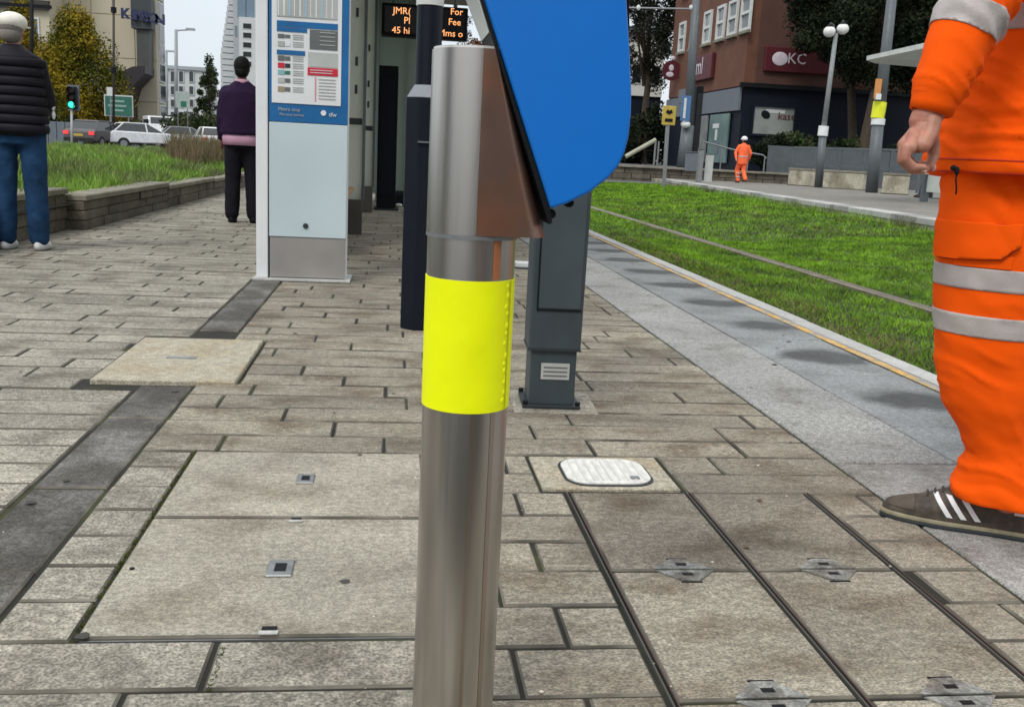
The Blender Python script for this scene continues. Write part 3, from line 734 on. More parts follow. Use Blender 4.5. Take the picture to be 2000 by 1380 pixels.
def leaves_i(cs, rr, n, ls):
    i = np.random.randint(0, len(cs), n); p = np.random.normal(0, 1, (n, 3)); p /= np.linalg.norm(p, axis=1)[:, None]
    p *= (np.random.uniform(.1, 1, n) ** .5 * rr[i])[:, None]; p += cs[i]
    u = np.random.normal(0, 1, (n, 3)); u /= np.linalg.norm(u, axis=1)[:, None]; v = np.cross(u, np.random.normal(0, 1, (n, 3))); v /= np.linalg.norm(v, axis=1)[:, None]
    s = (ls * np.random.uniform(.5, 1.3, n))[:, None]; V = np.empty((n, 3, 3)); V[:, 0] = p - u * s; V[:, 1] = p + u * s; V[:, 2] = p + v * s * 1.5
    return V.reshape(-1, 3)
# pale house behind the conifer
q = thing('white_house', (P(1262, 130, 82)), 'white rendered building glimpsed behind the dark conifer', 'building')
a_, b_ = P(1190, 30, 82), P(1292, 190, 82)
W(MB().box(a_.x - 4, b_.x, 82, 92, b_.z, 11.0), 'wall', mat('white_render', (.62, .61, .57), .8, var=.04), q)
W(MB().box(a_.x - 4.3, b_.x + .3, 81.6, 92.4, 11.02, 11.5), 'roof', M_fgrey, q)
W(MB().box(a_.x - 4, b_.x + .0, 82.2, 92, 0, b_.z - .01), 'lower_wall', M_navw, q)
windows(q, [(a_.x + .6 + i * 1.6, a_.x + 1.5 + i * 1.6, 7.0, 8.6) for i in range(3)], Y=82, fr=.08)
# trees on the right
c = P(1255, 30, 70); tree((c.x + .5, 70, .5), 16, (c.x + .4, 70, 11.2), 3.3, 3, 5.2, M_lfC, 'dark drooping conifer between the blue bollard head and the brick building', 26000, .09, 70, .3, 'conifer_tree', cr=(.2, .38))
c = P(1270, 230, 66); tree((c.x, 66, .5), 5, (c.x - .8, 66, 2.4), 3.4, 2, 1.9, M_lfD, 'dark shrub mass under the conifer', 9000, .12, 40, .15, 'shrub', 'shrubs', cr=(.3, .5), cat='shrub')
c = P(1690, 20, 44); tree((c.x + .6, 44, .5), 14, (c.x + .7, 44, 8.6), 3.2, 2.6, 3.6, M_lfD, 'broad dark tree overhanging the brick building behind the tram pole', 60000, .075, 110, .35, 'broadleaf_tree', cr=(.2, .36))
c = P(1640, 10, 45); tree((c.x + 2.2, 46, .5), 12, (c.x + .3, 46, 8.8), 2.2, 2, 2.9, M_lfD, 'dark tree crown behind the twin globe street lamp', 34000, .075, 70, .25, 'broadleaf_tree', cr=(.22, .4))
c = P(1850, 60, 43); tree((c.x + 1, 43, .5), 12, (c.x + 1.2, 43, 7.2), 3.2, 2.4, 4.2, M_lfD, 'dark tree behind the orange clad worker', 34000, .085, 80, .3, 'broadleaf_tree', cr=(.22, .38))
# low shrubs in front of the shopfront
for i, (px, w_) in enumerate(((1510, 1.0), (1560, 1.3), (1612, 1.1), (1668, 1.3), (1735, 1.4), (1800, 1.4))):
    c = P(px, 290, 44.5)
    tree((c.x, 44.5, .4), 2, (c.x, 44.5, 1.45), w_, .7, .75, M_lfG if i % 2 else M_lfD, ['low green shrub left of the street lamp base', 'green shrub in front of the shop window', 'dark shrub behind the street lamp', 'green shrub left of the tram pole', 'dark shrub right of the tram pole', 'green shrub behind the worker\'s hand'][i],
         3500, .07, 20, .06, 'shrub', 'shrubs below the brick building', cr=(.35, .6), cat='shrub')

# left background ------------------------------------------------
TB = 92.0
a_, b_ = P(95, 50, TB), P(305, 50, TB)
t = thing('beige_tower', (a_.x, TB, 0), 'tall beige concrete office block with navy roof lettering and dark duct', 'building')
W(MB().box(a_.x, b_.x, TB, TB + 3.2, 0, 26), 'wall', M_beige, t)
nb = 5
for i in range(nb):
    for j in range(7):
        x0 = a_.x + (b_.x - a_.x) * i / nb; x1 = a_.x + (b_.x - a_.x) * (i + 1) / nb
        W(MB().box(x0 + .04, x1 - .04, TB - .10, TB - .003, .1 + j * 3.6, 3.64 + j * 3.6), 'panel', M_beige, t)
wr = [(TB + .6, TB + 2.5, z, z + 1.4) for z in (2.0, 3.8, 5.6, 7.3, 9.0, 10.8, 12.6)]
for (p0, p1, z0, z1) in wr:
    f = W(MB().box(b_.x + .002, b_.x + .12, p0 - .15, p1 + .15, z0 - .12, z1 + .12), 'window', M_offw, t)
    pn = MB().box(b_.x + .122, b_.x + .15, p0, p1, z0, z1).build('pane', M_bwin, f)
def Q(px, py, Y): c = P(px, py, Y); return (c.x, c.z)
W(MB().prism([Q(266, 140, 90), Q(290, 140, 90), Q(290, -60, 90), Q(262, -60, 90)][::-1], 1, 90.3, 91.8), 'duct', mat('duct_grey', (.055, .06, .052), .6, var=.2, scale=1), t)
W(MB().prism([Q(216, 158, 90), Q(266, 133, 90), Q(291, 131, 90), Q(291, 146, 90), Q(266, 172, 90), Q(258, 200, 90), Q(258, 245, 90), Q(240, 245, 90), Q(222, 176, 90)][::-1], 1, 88.6, 91.85), 'stair_canopy', mat('canopy_black', (.018, .013, .016), .5), t)
c = P(277, 30, 90)
W(MB().box(c.x - .9, c.x + .75, 90.0, 91.4, c.z - 1.1, c.z + 1.3), 'duct_box', mat('duct_box', (.035, .045, .05), .6), t)
for ch, px, py in (('K', 245, 28), ('I', 261, 30), ('N', 273, 31), ('S', 287, 34), ('O', 300, 37), ('N', 313, 40)):
    c = P(px, py, 89.8); o = text('letter', ch, 1.12, M_sblue, t, facing((c.x, 89.7, c.z)), .06, fat=.045)
c0, c1 = P(238, 38, 89.9), P(318, 50, 89.9)
W(MB().tube([(c0.x, 89.95, c0.z + .15), (c1.x, 89.95, c1.z + .2)], .05, 6), 'letter_rail', M_fgrey, t)
# left block with windows and dark floor bands
a_, b_ = P(-140, 50, 88), P(97, 50, 88)
t = thing('office_block', (a_.x, 88, 0), 'beige office block with dark floor bands and windows behind the man in the cap', 'building')
W(MB().box(a_.x, b_.x, 88, 91.5, 0, 24), 'wall', M_beige, t)
for py in (8, 150, -130):
    c = P(40, py, 88); W(MB().box(a_.x, b_.x + .1, 87.55, 87.99, c.z - .35, c.z + .35), 'floor_band', mat('band_dark', (.03, .027, .025), .6), t)
wr = []
for i in range(5):
    x0 = b_.x - 1.9 - i * 2.1
    wr += [(x0, x0 + 1.1, P(40, 75, 88).z, P(40, 33, 88).z), (x0, x0 + 1.1, P(40, 75, 88).z + 5, P(40, 33, 88).z + 5), (x0, x0 + 1.1, 1.5, 3.6)]
windows(t, wr, Y=88, m=mat('window_blue', (.13, .17, .19), .15), fm=M_offw, fr=.12, proud=.1)
# white building
a_, b_ = P(311, 134, 150), P(388, 230, 150)
t = thing('white_block', (a_.x, 150, 0), 'white building with a grid of dark windows beyond the white van', 'building')
W(MB().box(a_.x, b_.x + 1, 150, 160, 0, a_.z), 'wall', M_wbld, t)
W(MB().box(a_.x - .2, b_.x + 1.2, 149.7, 160.2, a_.z + .01, a_.z + .5), 'parapet', M_gbld, t)
wr = []
for px in (317, 333, 349, 369):
    for py0, py1 in ((139, 161), (168, 186), (194, 210), (218, 232)):
        p0, p1 = P(px, py1, 150), P(px + 10, py0, 150); wr.append((p0.x, p1.x, p0.z, p1.z))
windows(t, wr, Y=150, fr=.09, fm=M_wbld, proud=.15)
# pale grey tower on the right of the gap
a_, m_, b_ = P(429, 100, 130), P(456, 100, 130), P(560, 100, 130)
t = thing('grey_tower', (m_.x, 130, 0), 'pale grey tower with slanted striped side rising behind the man in purple', 'building')
W(MB().box(m_.x, b_.x, 130, 150, 0, 30), 'wall', M_gbld, t)
zt0, zt1 = P(429, 45, 130).z, 24
for i in range(26):
    z = .6 + i * .72
    sh = 0 if z < zt0 - 4 else (z - zt0 + 4) / 11 * (m_.x - a_.x)
    if a_.x + sh < m_.x - .1: W(MB().box(a_.x + sh, m_.x - .01, 130.5, 149, z, z + .62), 'cladding_strip', mat('pale_strip', (.48, .50, .51), .7), t)
W(MB().box(a_.x + .3, m_.x, 131, 148, 0, zt0 - 4), 'core', M_gbld, t)
c0, c1 = P(468, 112, 129.8), P(560, 40, 129.8)
W(MB().box(c0.x, c1.x, 129.4, 129.99, 0, c1.z), 'white_bay', M_wbld, t)
wr = []
for py in (46, 64, 83, 101, 120):
    p0 = P(474, py + 11, 129.4); p1 = P(492, py, 129.4); wr.append((p0.x, p1.x, p0.z, p1.z)); wr.append((p0.x + 1.6, p1.x + 1.6, p0.z, p1.z))
windows(t, wr, Y=129.4, fr=.06, fm=M_wbld, proud=.04)
windows(t, [(P(463, 30, 130).x, P(476, 0, 130).x + .3, P(463, 35, 130).z, P(463, -10, 130).z), (P(480, 30, 130).x, P(498, 0, 130).x, P(480, 35, 130).z, P(480, -10, 130).z), (P(458, 70, 130).x, P(464, 50, 130).x, P(460, 72, 130).z, P(460, 50, 130).z)], Y=130, fr=.06,
        m=mat('window_blue2', (.17, .24, .31), .15), fm=M_gbld, proud=.05)
# background seen between display and bollard head
a_ = P(880, 100, 120)
t = thing('far_building', (a_.x, 120, 0), 'far white building seen between the departure display and the bollard head', 'building')
W(MB().box(a_.x - 3, a_.x + 12, 120, 130, 0, 9.2), 'wall', M_wbld, t); windows(t, [(a_.x - 2 + i * 1.8, a_.x - 1 + i * 1.8, z, z + 1.3) for i in range(7) for z in (3.5, 6.4)], Y=120, fr=.08)
W(MB().box(a_.x - 3.2, a_.x + 12.2, 119.7, 130.2, 9.21, 9.7), 'roof', M_cope, t)
c = P(925, 60, 70); tree((c.x, 70, 0), 9, (c.x + .3, 70, 7.2), 1.8, 1.5, 3.2, M_lfC, 'thin bare tree beside the departure display', 2600, .07, 30, .12, 'bare_tree', cr=(.12, .25))
c = P(950, 90, 60); tree((c.x, 60, 0), 9, (c.x + .2, 60, 6.0), 1.3, 1.3, 1.6, leafmat('leaf_rust', (.20, .07, .02), (.12, .07, .03)), 'rust coloured autumn tree behind the bollard head', 5000, .08, 30, .12, 'autumn_tree', cr=(.2, .4))
# trees on the left
def cone(p): k_ = (1 - (p.z + 1) / 2) ** .55; return Vector((p.x * k_, p.y * k_, p.z))
c = P(140, 160, 72); tree((c.x, 72, 0), 9, (c.x + .35, 72, 3.8), 4.5, 2.8, 4.8, M_lfA, 'bushy conical tree turning yellow behind the traffic light', 56000, .085, 150, .2, 'autumn_tree', cr=(.18, .3), shape=cone)
c = P(45, 120, 74); tree((c.x, 74, 0), 10, (c.x, 74, 4.8), 2.6, 2.2, 4.9, M_lfA, 'yellow green tree directly behind the man in the cap', 26000, .09, 80, .2, 'autumn_tree', cr=(.2, .32), shape=cone)
c = P(408, 170, 105); tree((c.x, 105, 0), 9, (c.x, 105, 5.0), 1.7, 1.5, 3.7, M_lfG, 'thin leaved green tree between the white block and the grey tower', 4200, .12, 40, .15, 'tree', cr=(.18, .32), shape=cone)
for i, (px, Y, rx, h, mm_) in enumerate(((105, 66, 2.4, 1.7, M_lfD), (185, 74, 2.6, 2.0, M_lfD), (250, 80, 2.2, 1.5, M_lfG), (330, 85, 2.6, 2.2, M_lfD), (385, 80, 2.4, 2.4, M_lfG), (430, 84, 2.4, 2.6, M_lfG), (480, 84, 2.6, 3.0, M_lfG))):
    c = P(px, 250, Y); tree((c.x, Y, 0), 2, (c.x, Y, h * .5), rx, 1.2, h * .55, mm_, ['dark shrub behind the man in the cap', 'dark shrub behind the grey car', 'green shrub under the road sign', 'dark shrub beyond the white van', 'green shrub left of the man in purple', 'green shrub beside the man in purple', 'green shrub hidden by the info panel'][i],
                        5000, .11, 26, .08, 'shrub', 'shrubs along the far road', cr=(.35, .6), cat='shrub')
t = thing('road_wall', (P(105, 250, 63)), 'dark grey low wall beyond the road, left of the cars', 'wall'); c0, c1 = P(60, 250, 63), P(160, 250, 63)
for i in range(6): W(MB().box(c0.x + (c1.x - c0.x) * i / 6 + .02, c0.x + (c1.x - c0.x) * (i + 1) / 6 - .02, 63, 63.3, 0, 1.35), 'wall_panel', M_fgrey, t)

# vehicles
def wheel(parent, x, y, r=.32):
    o = MB().tube([(x - .1, y, r), (x + .1, y, r)], r, 20).build('wheel', M_tyre, parent, bevel=.02); MB().tube([(x - .105, y, r), (x + .105, y, r)], r * .58, 14).build('rim', M_galv, o)
def car(loc, rz, m, label, L=4.2, H=1.45, w_=1.72, van=False):
    t = thing('van' if van else 'parked_car', loc, label, 'van' if van else 'car', rz, None if van else 'cars on the road beyond the verge')
    hw = w_ / 2
    if van: prof = [(-L / 2, .35), (-L / 2, 1.2), (-L / 2 + .12, H), (L / 2 - 1.3, H), (L / 2 - .75, 1.25), (L / 2 - .1, 1.0), (L / 2, .4)]
    else: prof = [(-L / 2, .35), (-L / 2 + .02, .85), (-L / 2 + .25, .98), (L / 2 - 1.15, .95), (L / 2 - .1, .78), (L / 2, .4)]
    MB().prism(prof, 0, -hw, hw).build('body', m, t, bevel=.07)
    if not van:
        MB().add([(s * hw * .92, -L / 2 + .3, .97) for s in (-1, 1)] + [(s * hw * .92, L / 2 - 1.3, .94) for s in (1, -1)] +
                 [(s * hw * .74, -L / 2 + .75, H - .06) for s in (-1, 1)] + [(s * hw * .74, L / 2 - 2.1, H - .05) for s in (1, -1)],
                 [(0, 1, 5, 4), (1, 2, 6, 5), (2, 3, 7, 6), (3, 0, 4, 7), (4, 5, 6, 7), (3, 2, 1, 0)]).build('windows', M_bwin, t)
        MB().prism([(-L / 2 + .7, H - .07), (-L / 2 + .9, H), (L / 2 - 2.2, H), (L / 2 - 2.0, H - .07)], 0, -hw * .76, hw * .76).build('roof', m, t, bevel=.02)
        for s in (-1, 1):
            MB().tube([(s * hw * .92, -L / 2 + .3, .97), (s * hw * .745, -L / 2 + .8, H - .05)], .04, 6).build('pillar', m, t)
            MB().tube([(s * hw * .93, L / 2 - 1.3, .95), (s * hw * .745, L / 2 - 2.1, H - .05)], .035, 6).build('pillar', m, t)
            MB().tube([(s * hw * .94, -.1, .96), (s * hw * .75, -.15, H - .05)], .035, 6).build('pillar', m, t)
    else:
        MB().box(-hw * .86, hw * .86, -L / 2 - .01, -L / 2 + .05, 1.05, H - .25).build('rear_window', M_bwin, t)
        for s in (-1, 1):
            MB().box(s * hw - .01, s * hw + .01, -L / 2 + .5, L / 2 - 1.0, 1.15, H - .28).build('side_window', M_bwin, t)
        MB().add([(-hw * .85, L / 2 - .80, 1.3), (hw * .85, L / 2 - .80, 1.3), (hw * .8, L / 2 - 1.22, H - .1), (-hw * .8, L / 2 - 1.22, H - .1)], [(0, 1, 2, 3)]).build('windscreen', M_bwin, t)
    for s in (-1, 1):
        MB().box(s * (hw - .16) - .14, s * (hw - .16) + .14, -L / 2 - .02, -L / 2 + .06, .68, .86).build('tail_light', M_tail, t)
        MB().box(s * (hw - .2) - .14, s * (hw - .2) + .14, L / 2 - .1, L / 2 + .01, .58, .72).build('headlight', M_offw, t)
        for y in (-L / 2 + .75, L / 2 - .8): wheel(t, s * (hw - .09), y)
    MB().box(-hw + .05, hw - .05, -L / 2 - .05, -L / 2 + .05, .32, .52).build('bumper', M_tyre, t)
    MB().box(-.26, .26, -L / 2 - .03, -L / 2 + .02, .6, .72).build('number_plate', M_ysign, t)
    return t
c = G(192, 284); car((P(196, 270, 56).x, 56, 0), R(-14), M_carg, 'dark grey car with red tail lights seen from behind')
car((P(236, 270, 63).x, 63, 0), R(-14), M_cars, 'silver car just beyond the dark grey car')
car((P(284, 270, 57).x, 57, 0), R(-62), M_carw, 'white hatchback below the white van')
car((P(311, 270, 84).x, 84, 0), R(-160), M_carw, 'white van with dark windows behind the white hatchback', 4.8, 2.35, 1.95, True)
car((P(372, 262, 66).x, 66, 0), R(-70), M_cars, 'silver car half hidden by dry weeds'); car((P(412, 262, 60).x, 60, 0), R(20), M_carw, 'white car half hidden by dry weeds beside the man in purple')

# street furniture on the left
def pole(name, px, pyt, pyb, Y, r, m, label, cat, rtop=None, pxt=None):
    b = P(px, pyb, Y); tp = P(pxt if pxt else px, pyt, Y); t = thing(name, (b.x, Y, b.z), label, cat)
    W(MB().tube([b, (tp.x, Y, tp.z)], [r, rtop or r], 12), 'pole', m, t, smooth=True); return t, b, tp
t, b, tp = pole('traffic_light', 140, 172, 288, 50, .055, M_offw, 'traffic light showing green in front of the yellowing tree', 'traffic light')
c = P(140, 191, 49.8); W(MB().box(c.x - .2, c.x + .2, 49.75, 50.05, c.z - .52, c.z + .52), 'signal_head', M_blk, t, bevel=.04)
W(MB().box(c.x - .27, c.x + .27, 50.06, 50.09, c.z - .6, c.z + .6), 'backing_board', M_fgrey, t)
for k_, (dz, mm_) in enumerate(((.33, mat('lens_off_red', (.06, .01, .01), .3)), (0, mat('lens_off_amber', (.05, .03, .01), .3)), (-.33, M_signal))):
    W(MB().tube([(c.x, 49.70, c.z + dz), (c.x, 49.74, c.z + dz)], .15 if k_ == 2 else .11, 20), 'lens', mm_, t)
    W(MB().tube([(c.x, 49.52, c.z + dz + .02), (c.x, 49.74, c.z + dz + .02)], .155, 16, cap=False), 'hood', M_blk, t)
t, b, tp = pole('lamp_post', 222, -60, 250, 60, .07, mat('post_brown', (.05, .04, .03), .6), 'thin brown lamp post in front of the beige tower', 'lamp post')
for py in (20, 137): c = P(222, py, 60); W(MB().tube([(c.x, 60, c.z - .15), (c.x, 60, c.z + .15)], .16, 12), 'bracket', M_blk, t)
t, b, tp = pole('lamp_post', 62, -60, 260, 40, .07, M_blk, 'black post behind the shoulder of the man in the cap', 'lamp post')
c = P(62, 12, 40); W(MB().box(c.x - 1.3, c.x + .7, 39.95, 40.05, c.z - .06, c.z + .06), 'cross_arm', M_blk, t)
t, b, tp = pole('street_light', 344, 58, 250, 110, .24, mat('pole_pale', (.30, .33, .35), .5), 'tall pale street light with a side arm in the sky gap', 'street light', .16)
c = P(375, 58, 110); W(MB().tube([(tp.x, 110, tp.z - .1), (c.x, 110, c.z)], .08, 8), 'arm', M_gbld, t); W(MB().box(c.x - .6, c.x + .3, 109.8, 110.2, c.z - .1, c.z + .12), 'lamp_head', M_gbld, t)
t, b, tp = pole('street_light', 325, 100, 250, 125, .2, mat('pole_pale', (.3, .33, .35), .5), 'shorter pale street light left of the tall one', 'street light', .14)
W(MB().box(tp.x - .1, tp.x + .9, 124.9, 125.1, tp.z - .1, tp.z + .1), 'lamp_head', M_gbld, t)
c = P(232, 207, 70)
t = thing('direction_sign', (c.x, 70, 0), 'green road direction sign under the dark stair canopy', 'sign')
W(MB().box(c.x - .85, c.x + .85, 69.9, 69.96, c.z - .62, c.z + .62), 'sign_face', mat('sign_green_dull', (.02, .125, .085), .6), t); W(MB().box(c.x - .93, c.x + .93, 69.97, 70.0, c.z - .7, c.z + .7), 'border', M_offw, t)
for dx in (-.6, .6): W(MB().tube([(c.x + dx, 70.06, 0), (c.x + dx, 70.06, c.z + .6)], .045, 8), 'post', M_galv, t)
for dz, ww in ((.3, .5), (0, .65), (-.3, .4)): W(MB().box(c.x - ww, c.x + ww * .8, 69.88, 69.895, c.z + dz - .06, c.z + dz + .06), 'text_line', mat('sign_text_dull', (.25, .38, .33), .5), t)
c = P(215, 180, 68); t = thing('road_sign', (c.x, 68, 0), 'small pale sign above the green direction sign', 'sign')
W(MB().box(c.x - .2, c.x + .25, 67.95, 68, c.z - .25, c.z + .3), 'sign_face', M_offw, t); W(MB().tube([(c.x, 68.04, 0), (c.x, 68.04, c.z)], .04, 8), 'post', M_galv, t)
c = P(356, 195, 78); t = thing('road_sign', (c.x, 78, 0), 'pale green and white sign between the white block and the trees', 'sign')
W(MB().box(c.x - .5, c.x + .55, 77.95, 78, c.z - .6, c.z + .6), 'sign_face', mat('pale_green', (.38, .45, .42), .6), t); W(MB().box(c.x - .1, c.x + .3, 77.92, 77.945, c.z - .5, c.z - .1), 'text_line', M_green, t)
for dx in (-.35, .35): W(MB().tube([(c.x + dx, 78.05, 0), (c.x + dx, 78.05, c.z)], .04, 8), 'post', M_galv, t)

# ------------------------------------------------------------------ street furniture on the right
def taper_pole(base, top, r0, r1, t, m, name='pole', seg=14): return W(MB().tube([base, top], [r0, r1], seg), name, m, t, smooth=True)
# tram pole with signs
b = G(1702, 376, ZO); tp = P(1746, -40, b.y)
t = thing('tram_pole', b, 'grey tram pole with yellow and white bands beside the platform canopy', 'pole')
mid = P(1715, 240, b.y)
taper_pole(b, (mid.x, b.y, mid.z), .20, .19, t, M_pole, 'lower_pole'); taper_pole((mid.x, b.y, mid.z - .01), (tp.x, b.y, tp.z), .19, .15, t, M_pole)
c = P(1716, 216, b.y); W(MB().tube([(c.x - .01, b.y, c.z - .25), (c.x + .02, b.y, c.z + .27)], .215, 16), 'yellow_band', M_ylime, t)
c = P(1715, 238, b.y); W(MB().tube([(c.x, b.y, c.z - .10), (c.x, b.y, c.z + .10)], .22, 16), 'white_band', M_white, t)
c = P(1708, 174, b.y); W(MB().box(c.x - .10, c.x + .08, b.y - .3, b.y - .2, c.z - .3, c.z + .3), 'sign_plate', mat('orange_sign', (.62, .27, .08), .5), t)
c = P(1708, 188, b.y); W(MB().box(c.x - .10, c.x + .08, b.y - .31, b.y - .205, c.z - .12, c.z + .06), 'sign_plate', M_white, t)
# left tram pole
b = P(1335, 328, 40.3); b.z = .55
t = thing('tram_pole', b, 'dark grey tram pole with a blue sign standing on the forecourt wall', 'pole')
mid = P(1344, 245, 40.3); tp = P(1362, -40, 40.3)
taper_pole(b, mid, .30, .26, t, M_pole, 'lower_pole'); taper_pole((mid.x, mid.y, mid.z - .01), tp, .20, .15, t, M_pole)
c = P(1340, 212, 39.9); W(MB().box(c.x - .22, c.x + .16, 39.8, 39.87, c.z - .5, c.z + .5), 'sign_plate', mat('blue_sign', (.06, .16, .33), .5), t); W(MB().box(c.x - .14, c.x - .04, 39.77, 39.795, c.z - .4, c.z + .4), 'text_line', M_offw, t)
c = P(1340, 243, 40); W(MB().ball((c.x - .02, 40.0, c.z), (.2, .2, .15)), 'white_lamp', M_white, t)
a_, b_ = P(1352, 18, 40.3), P(1150, 14, 40.3)
W(MB().tube([a_, b_], .035, 8), 'catenary_arm', M_galv, t)
for px in (1247, 1350): c = P(px, 15.5, 40.3); W(MB().ball(c, (.09, .09, .11)), 'insulator', M_offw, t)
# tall dark cabinet beside that pole
c = P(1366, 230, 41.5); t = thing('equipment_cabinet', (c.x, 41.5, .55), 'tall black cabinet standing right behind the left tram pole', 'cabinet')
W(MB().box(c.x - .30, c.x + .0, 41.2, 41.8, .55, 4.0), 'cabinet_body', M_blk, t, bevel=.03); W(MB().box(c.x - .26, c.x - .04, 41.17, 41.198, .8, 3.7), 'door', M_screen, t)
# yellow sign on grey post
b = G(1297, 355, ZO); c = P(1305, 226, b.y)
t = thing('warning_sign', (b.x, b.y, -.02), 'yellow plate with black bird shaped symbol on a grey post beside the crossing', 'sign')
W(MB().tube([(b.x, b.y, -.05), (c.x, b.y, c.z + .3)], .07, 12), 'post', M_galv, t)
W(MB().box(c.x - .23, c.x + .23, b.y - .11, b.y - .075, c.z - .31, c.z + .31), 'sign_face', M_ysign, t, bevel=.02)
W(MB().prism([(c.x - .12, c.z + .1), (c.x - .06, c.z + .2), (c.x, c.z + .15), (c.x + .07, c.z + .2), (c.x + .12, c.z + .1), (c.x, c.z + .03)], 1, b.y - .13, b.y - .112), 'symbol', M_blk, t)
W(MB().box(c.x - .13, c.x + .13, b.y - .13, b.y - .112, c.z - .2, c.z - .1), 'symbol', M_blk, t)
# street lamp with two globes
b = G(1598, 366, ZO); m1 = P(1608, 256, b.y); tp = P(1633, 66, b.y)
t = thing('street_lamp', b, 'slim grey street lamp with two white globes', 'street lamp')
taper_pole(b, m1, .15, .14, t, M_pole, 'lower_pole'); taper_pole((m1.x, m1.y, m1.z - .01), tp, .10, .075, t, mat('lamp_pole', (.22, .24, .24), .5))
W(MB().tube([(m1.x - .01, b.y, m1.z - .18), (m1.x, b.y, m1.z + .18)], .185, 14), 'white_band', M_white, t)
for px, py in ((1620, 62), (1646, 57)):
    c = P(px, py, b.y); g_ = W(MB().ball(c, (.22, .22, .2)), 'globe', mat('lamp_globe', (.75, .75, .73), .4), t, smooth=True)
    W(MB().loft([((c.x, c.y, c.z + .15), .14, .14), ((c.x, c.y, c.z + .27), .05, .05)]), 'cap', M_blk, t)
    W(MB().tube([(tp.x, b.y, tp.z - .15), ((tp.x + c.x) / 2, b.y, tp.z + .3), (c.x, b.y, c.z + .3)], .03, 8), 'arm', M_pole, t)
# opposite shelter canopy
a_ = P(1692, 118, 21); z = a_.z
t = thing('opposite_shelter', (a_.x + 2, 22, ZO), 'opposite platform shelter with a thin pale sloping roof', 'shelter')
cp = [P(1692, 118, 21), P(1960, 62, 21), P(1960, 146, 29), P(1708, 124, 23.5)]
W(MB().add([tuple(q) for q in cp] + [(q.x, q.y, q.z + .09 + .06 * (k_ in (1, 2))) for k_, q in enumerate(cp)], [(3, 2, 1, 0), (4, 5, 6, 7), (0, 1, 5, 4), (1, 2, 6, 5), (2, 3, 7, 6), (3, 0, 4, 7)]), 'roof', mat('canopy_pale', (.50, .52, .50), .5), t)
for dy in (21, 23.6): W(MB().box(a_.x + 3.2, a_.x + 3.35, dy, dy + .15, ZO, z + .5), 'post', M_pole, t)
W(MB().box(a_.x + 3.26, a_.x + 3.29, 21.15, 23.6, .4, 2.6), 'glass_panel', M_teal, t)
# handrails and small posts by the crossing
t = thing('ramp_handrail', P(1225, 305, 41), 'pale sloping ramp parapet beside the blue bollard head', 'handrail')
W(MB().tube([P(1222, 306, 41), P(1281, 273, 41)], .09, 8), 'rail', mat('pale_rail', (.36, .36, .27), .7), t); 
for px, py in ((1281, 273), (1287, 276)): p0 = P(px, py, 41); W(MB().tube([p0, (p0.x, 41, .2)], .045, 8), 'post', M_galv, t)
t = thing('handrail', P(1372, 276, 41), 'thin grey handrail sloping down behind the walking worker', 'handrail')
W(MB().tube([P(1372, 276, 41), P(1430, 292, 41), P(1490, 303, 41), P(1497, 309, 41)], .035, 8), 'rail', M_galv, t)
for px, py in ((1374, 277), (1410, 287), (1462, 298), (1494, 306)): p0 = P(px, py, 41); W(MB().tube([p0, (p0.x, 41, .2)], .03, 8), 'post', M_galv, t)
for i, (px, pyt, pyb, ww, mm_, lb) in enumerate(((1364, 292, 356, .09, M_galv, 'slim grey bollard post at the crossing, left of the walking worker'), (1383, 302, 345, .12, M_greyl, 'pale squat bollard just left of the walking worker'), (1352, 298, 335, .25, M_fgrey, 'grey box on the forecourt wall beside the tram pole'))):
    b = G(px, pyb, ZO) if i == 0 else P(px, pyb, 36 + i); tp = P(px, pyt, b.y)
    t = thing('bollard_post' if i < 2 else 'service_box', b, lb, 'bollard' if i < 2 else 'box')
    W(MB().box(b.x - ww, b.x + ww, b.y - ww, b.y + ww, -.02 if i < 2 else .5, tp.z, .02), 'body', mm_, t)
    W(MB().box(b.x - ww * 1.1, b.x + ww * 1.1, b.y - ww * 1.1, b.y + ww * 1.1, tp.z + .002, tp.z + .04), 'cap', M_pole, t)

# ------------------------------------------------------------------ tram shelter
PY = 6.07
t = thing('tram_shelter', (-.5, 11, 0), 'grey tram shelter with frosted glass fins, stretching back behind the timetable panel', 'shelter')
W(MB().box(-1.0, 1.2, 6.3, 16.2, 3.08, 3.2), 'roof', M_roofu, t)
W(MB().box(-1.18, 1.23, 6.25, 16.25, 3.202, 3.26), 'roof_edge', M_white, t)
for fy, x1, zb in ((9.45, -.292, .33), (12.7, -.262, .33)):
    f = W(MB().box(-.95, x1, fy, fy + .03, zb, 3.07), 'glass_fin', M_teal, t)
    W(MB().box(-.95, x1 + .012, fy - .03, fy + .06, .0, zb - .004), 'fin_plinth', mat('plinth_brown', (.11, .10, .09), .6, .3), t)
    W(MB().box(x1 + .003, x1 + .03, fy - .02, fy + .05, zb, 3.07), 'fin_edge', M_pole, t)
    W(MB().box(-.95, x1, fy - .006, fy - .002, 1.02, 1.08), 'band', M_totd, t)
    for i, z in enumerate((1.3, 1.55, 1.98)): W(MB().box(x1 - .075, x1 - .05, fy - .008, fy - .003, z, z + .08), 'etched_mark', M_totd, t)
W(MB().box(-.95, .66, 15.5, 15.54, .12, 3.07), 'end_glass', M_teald, t)
for x in (-.262, .18, .63): W(MB().box(x, x + .035, 15.43, 15.49, 0.005, 3.07), 'mullion', mat('mullion', (.22, .26, .24), .5), t)
W(MB().box(-.262, .66, 15.44, 15.6, .0, .115), 'end_plinth', M_totd, t)
W(MB().box(-.93, -.90, 7.3, 15.5, .3, 3.07), 'rear_glass', M_teal, t)
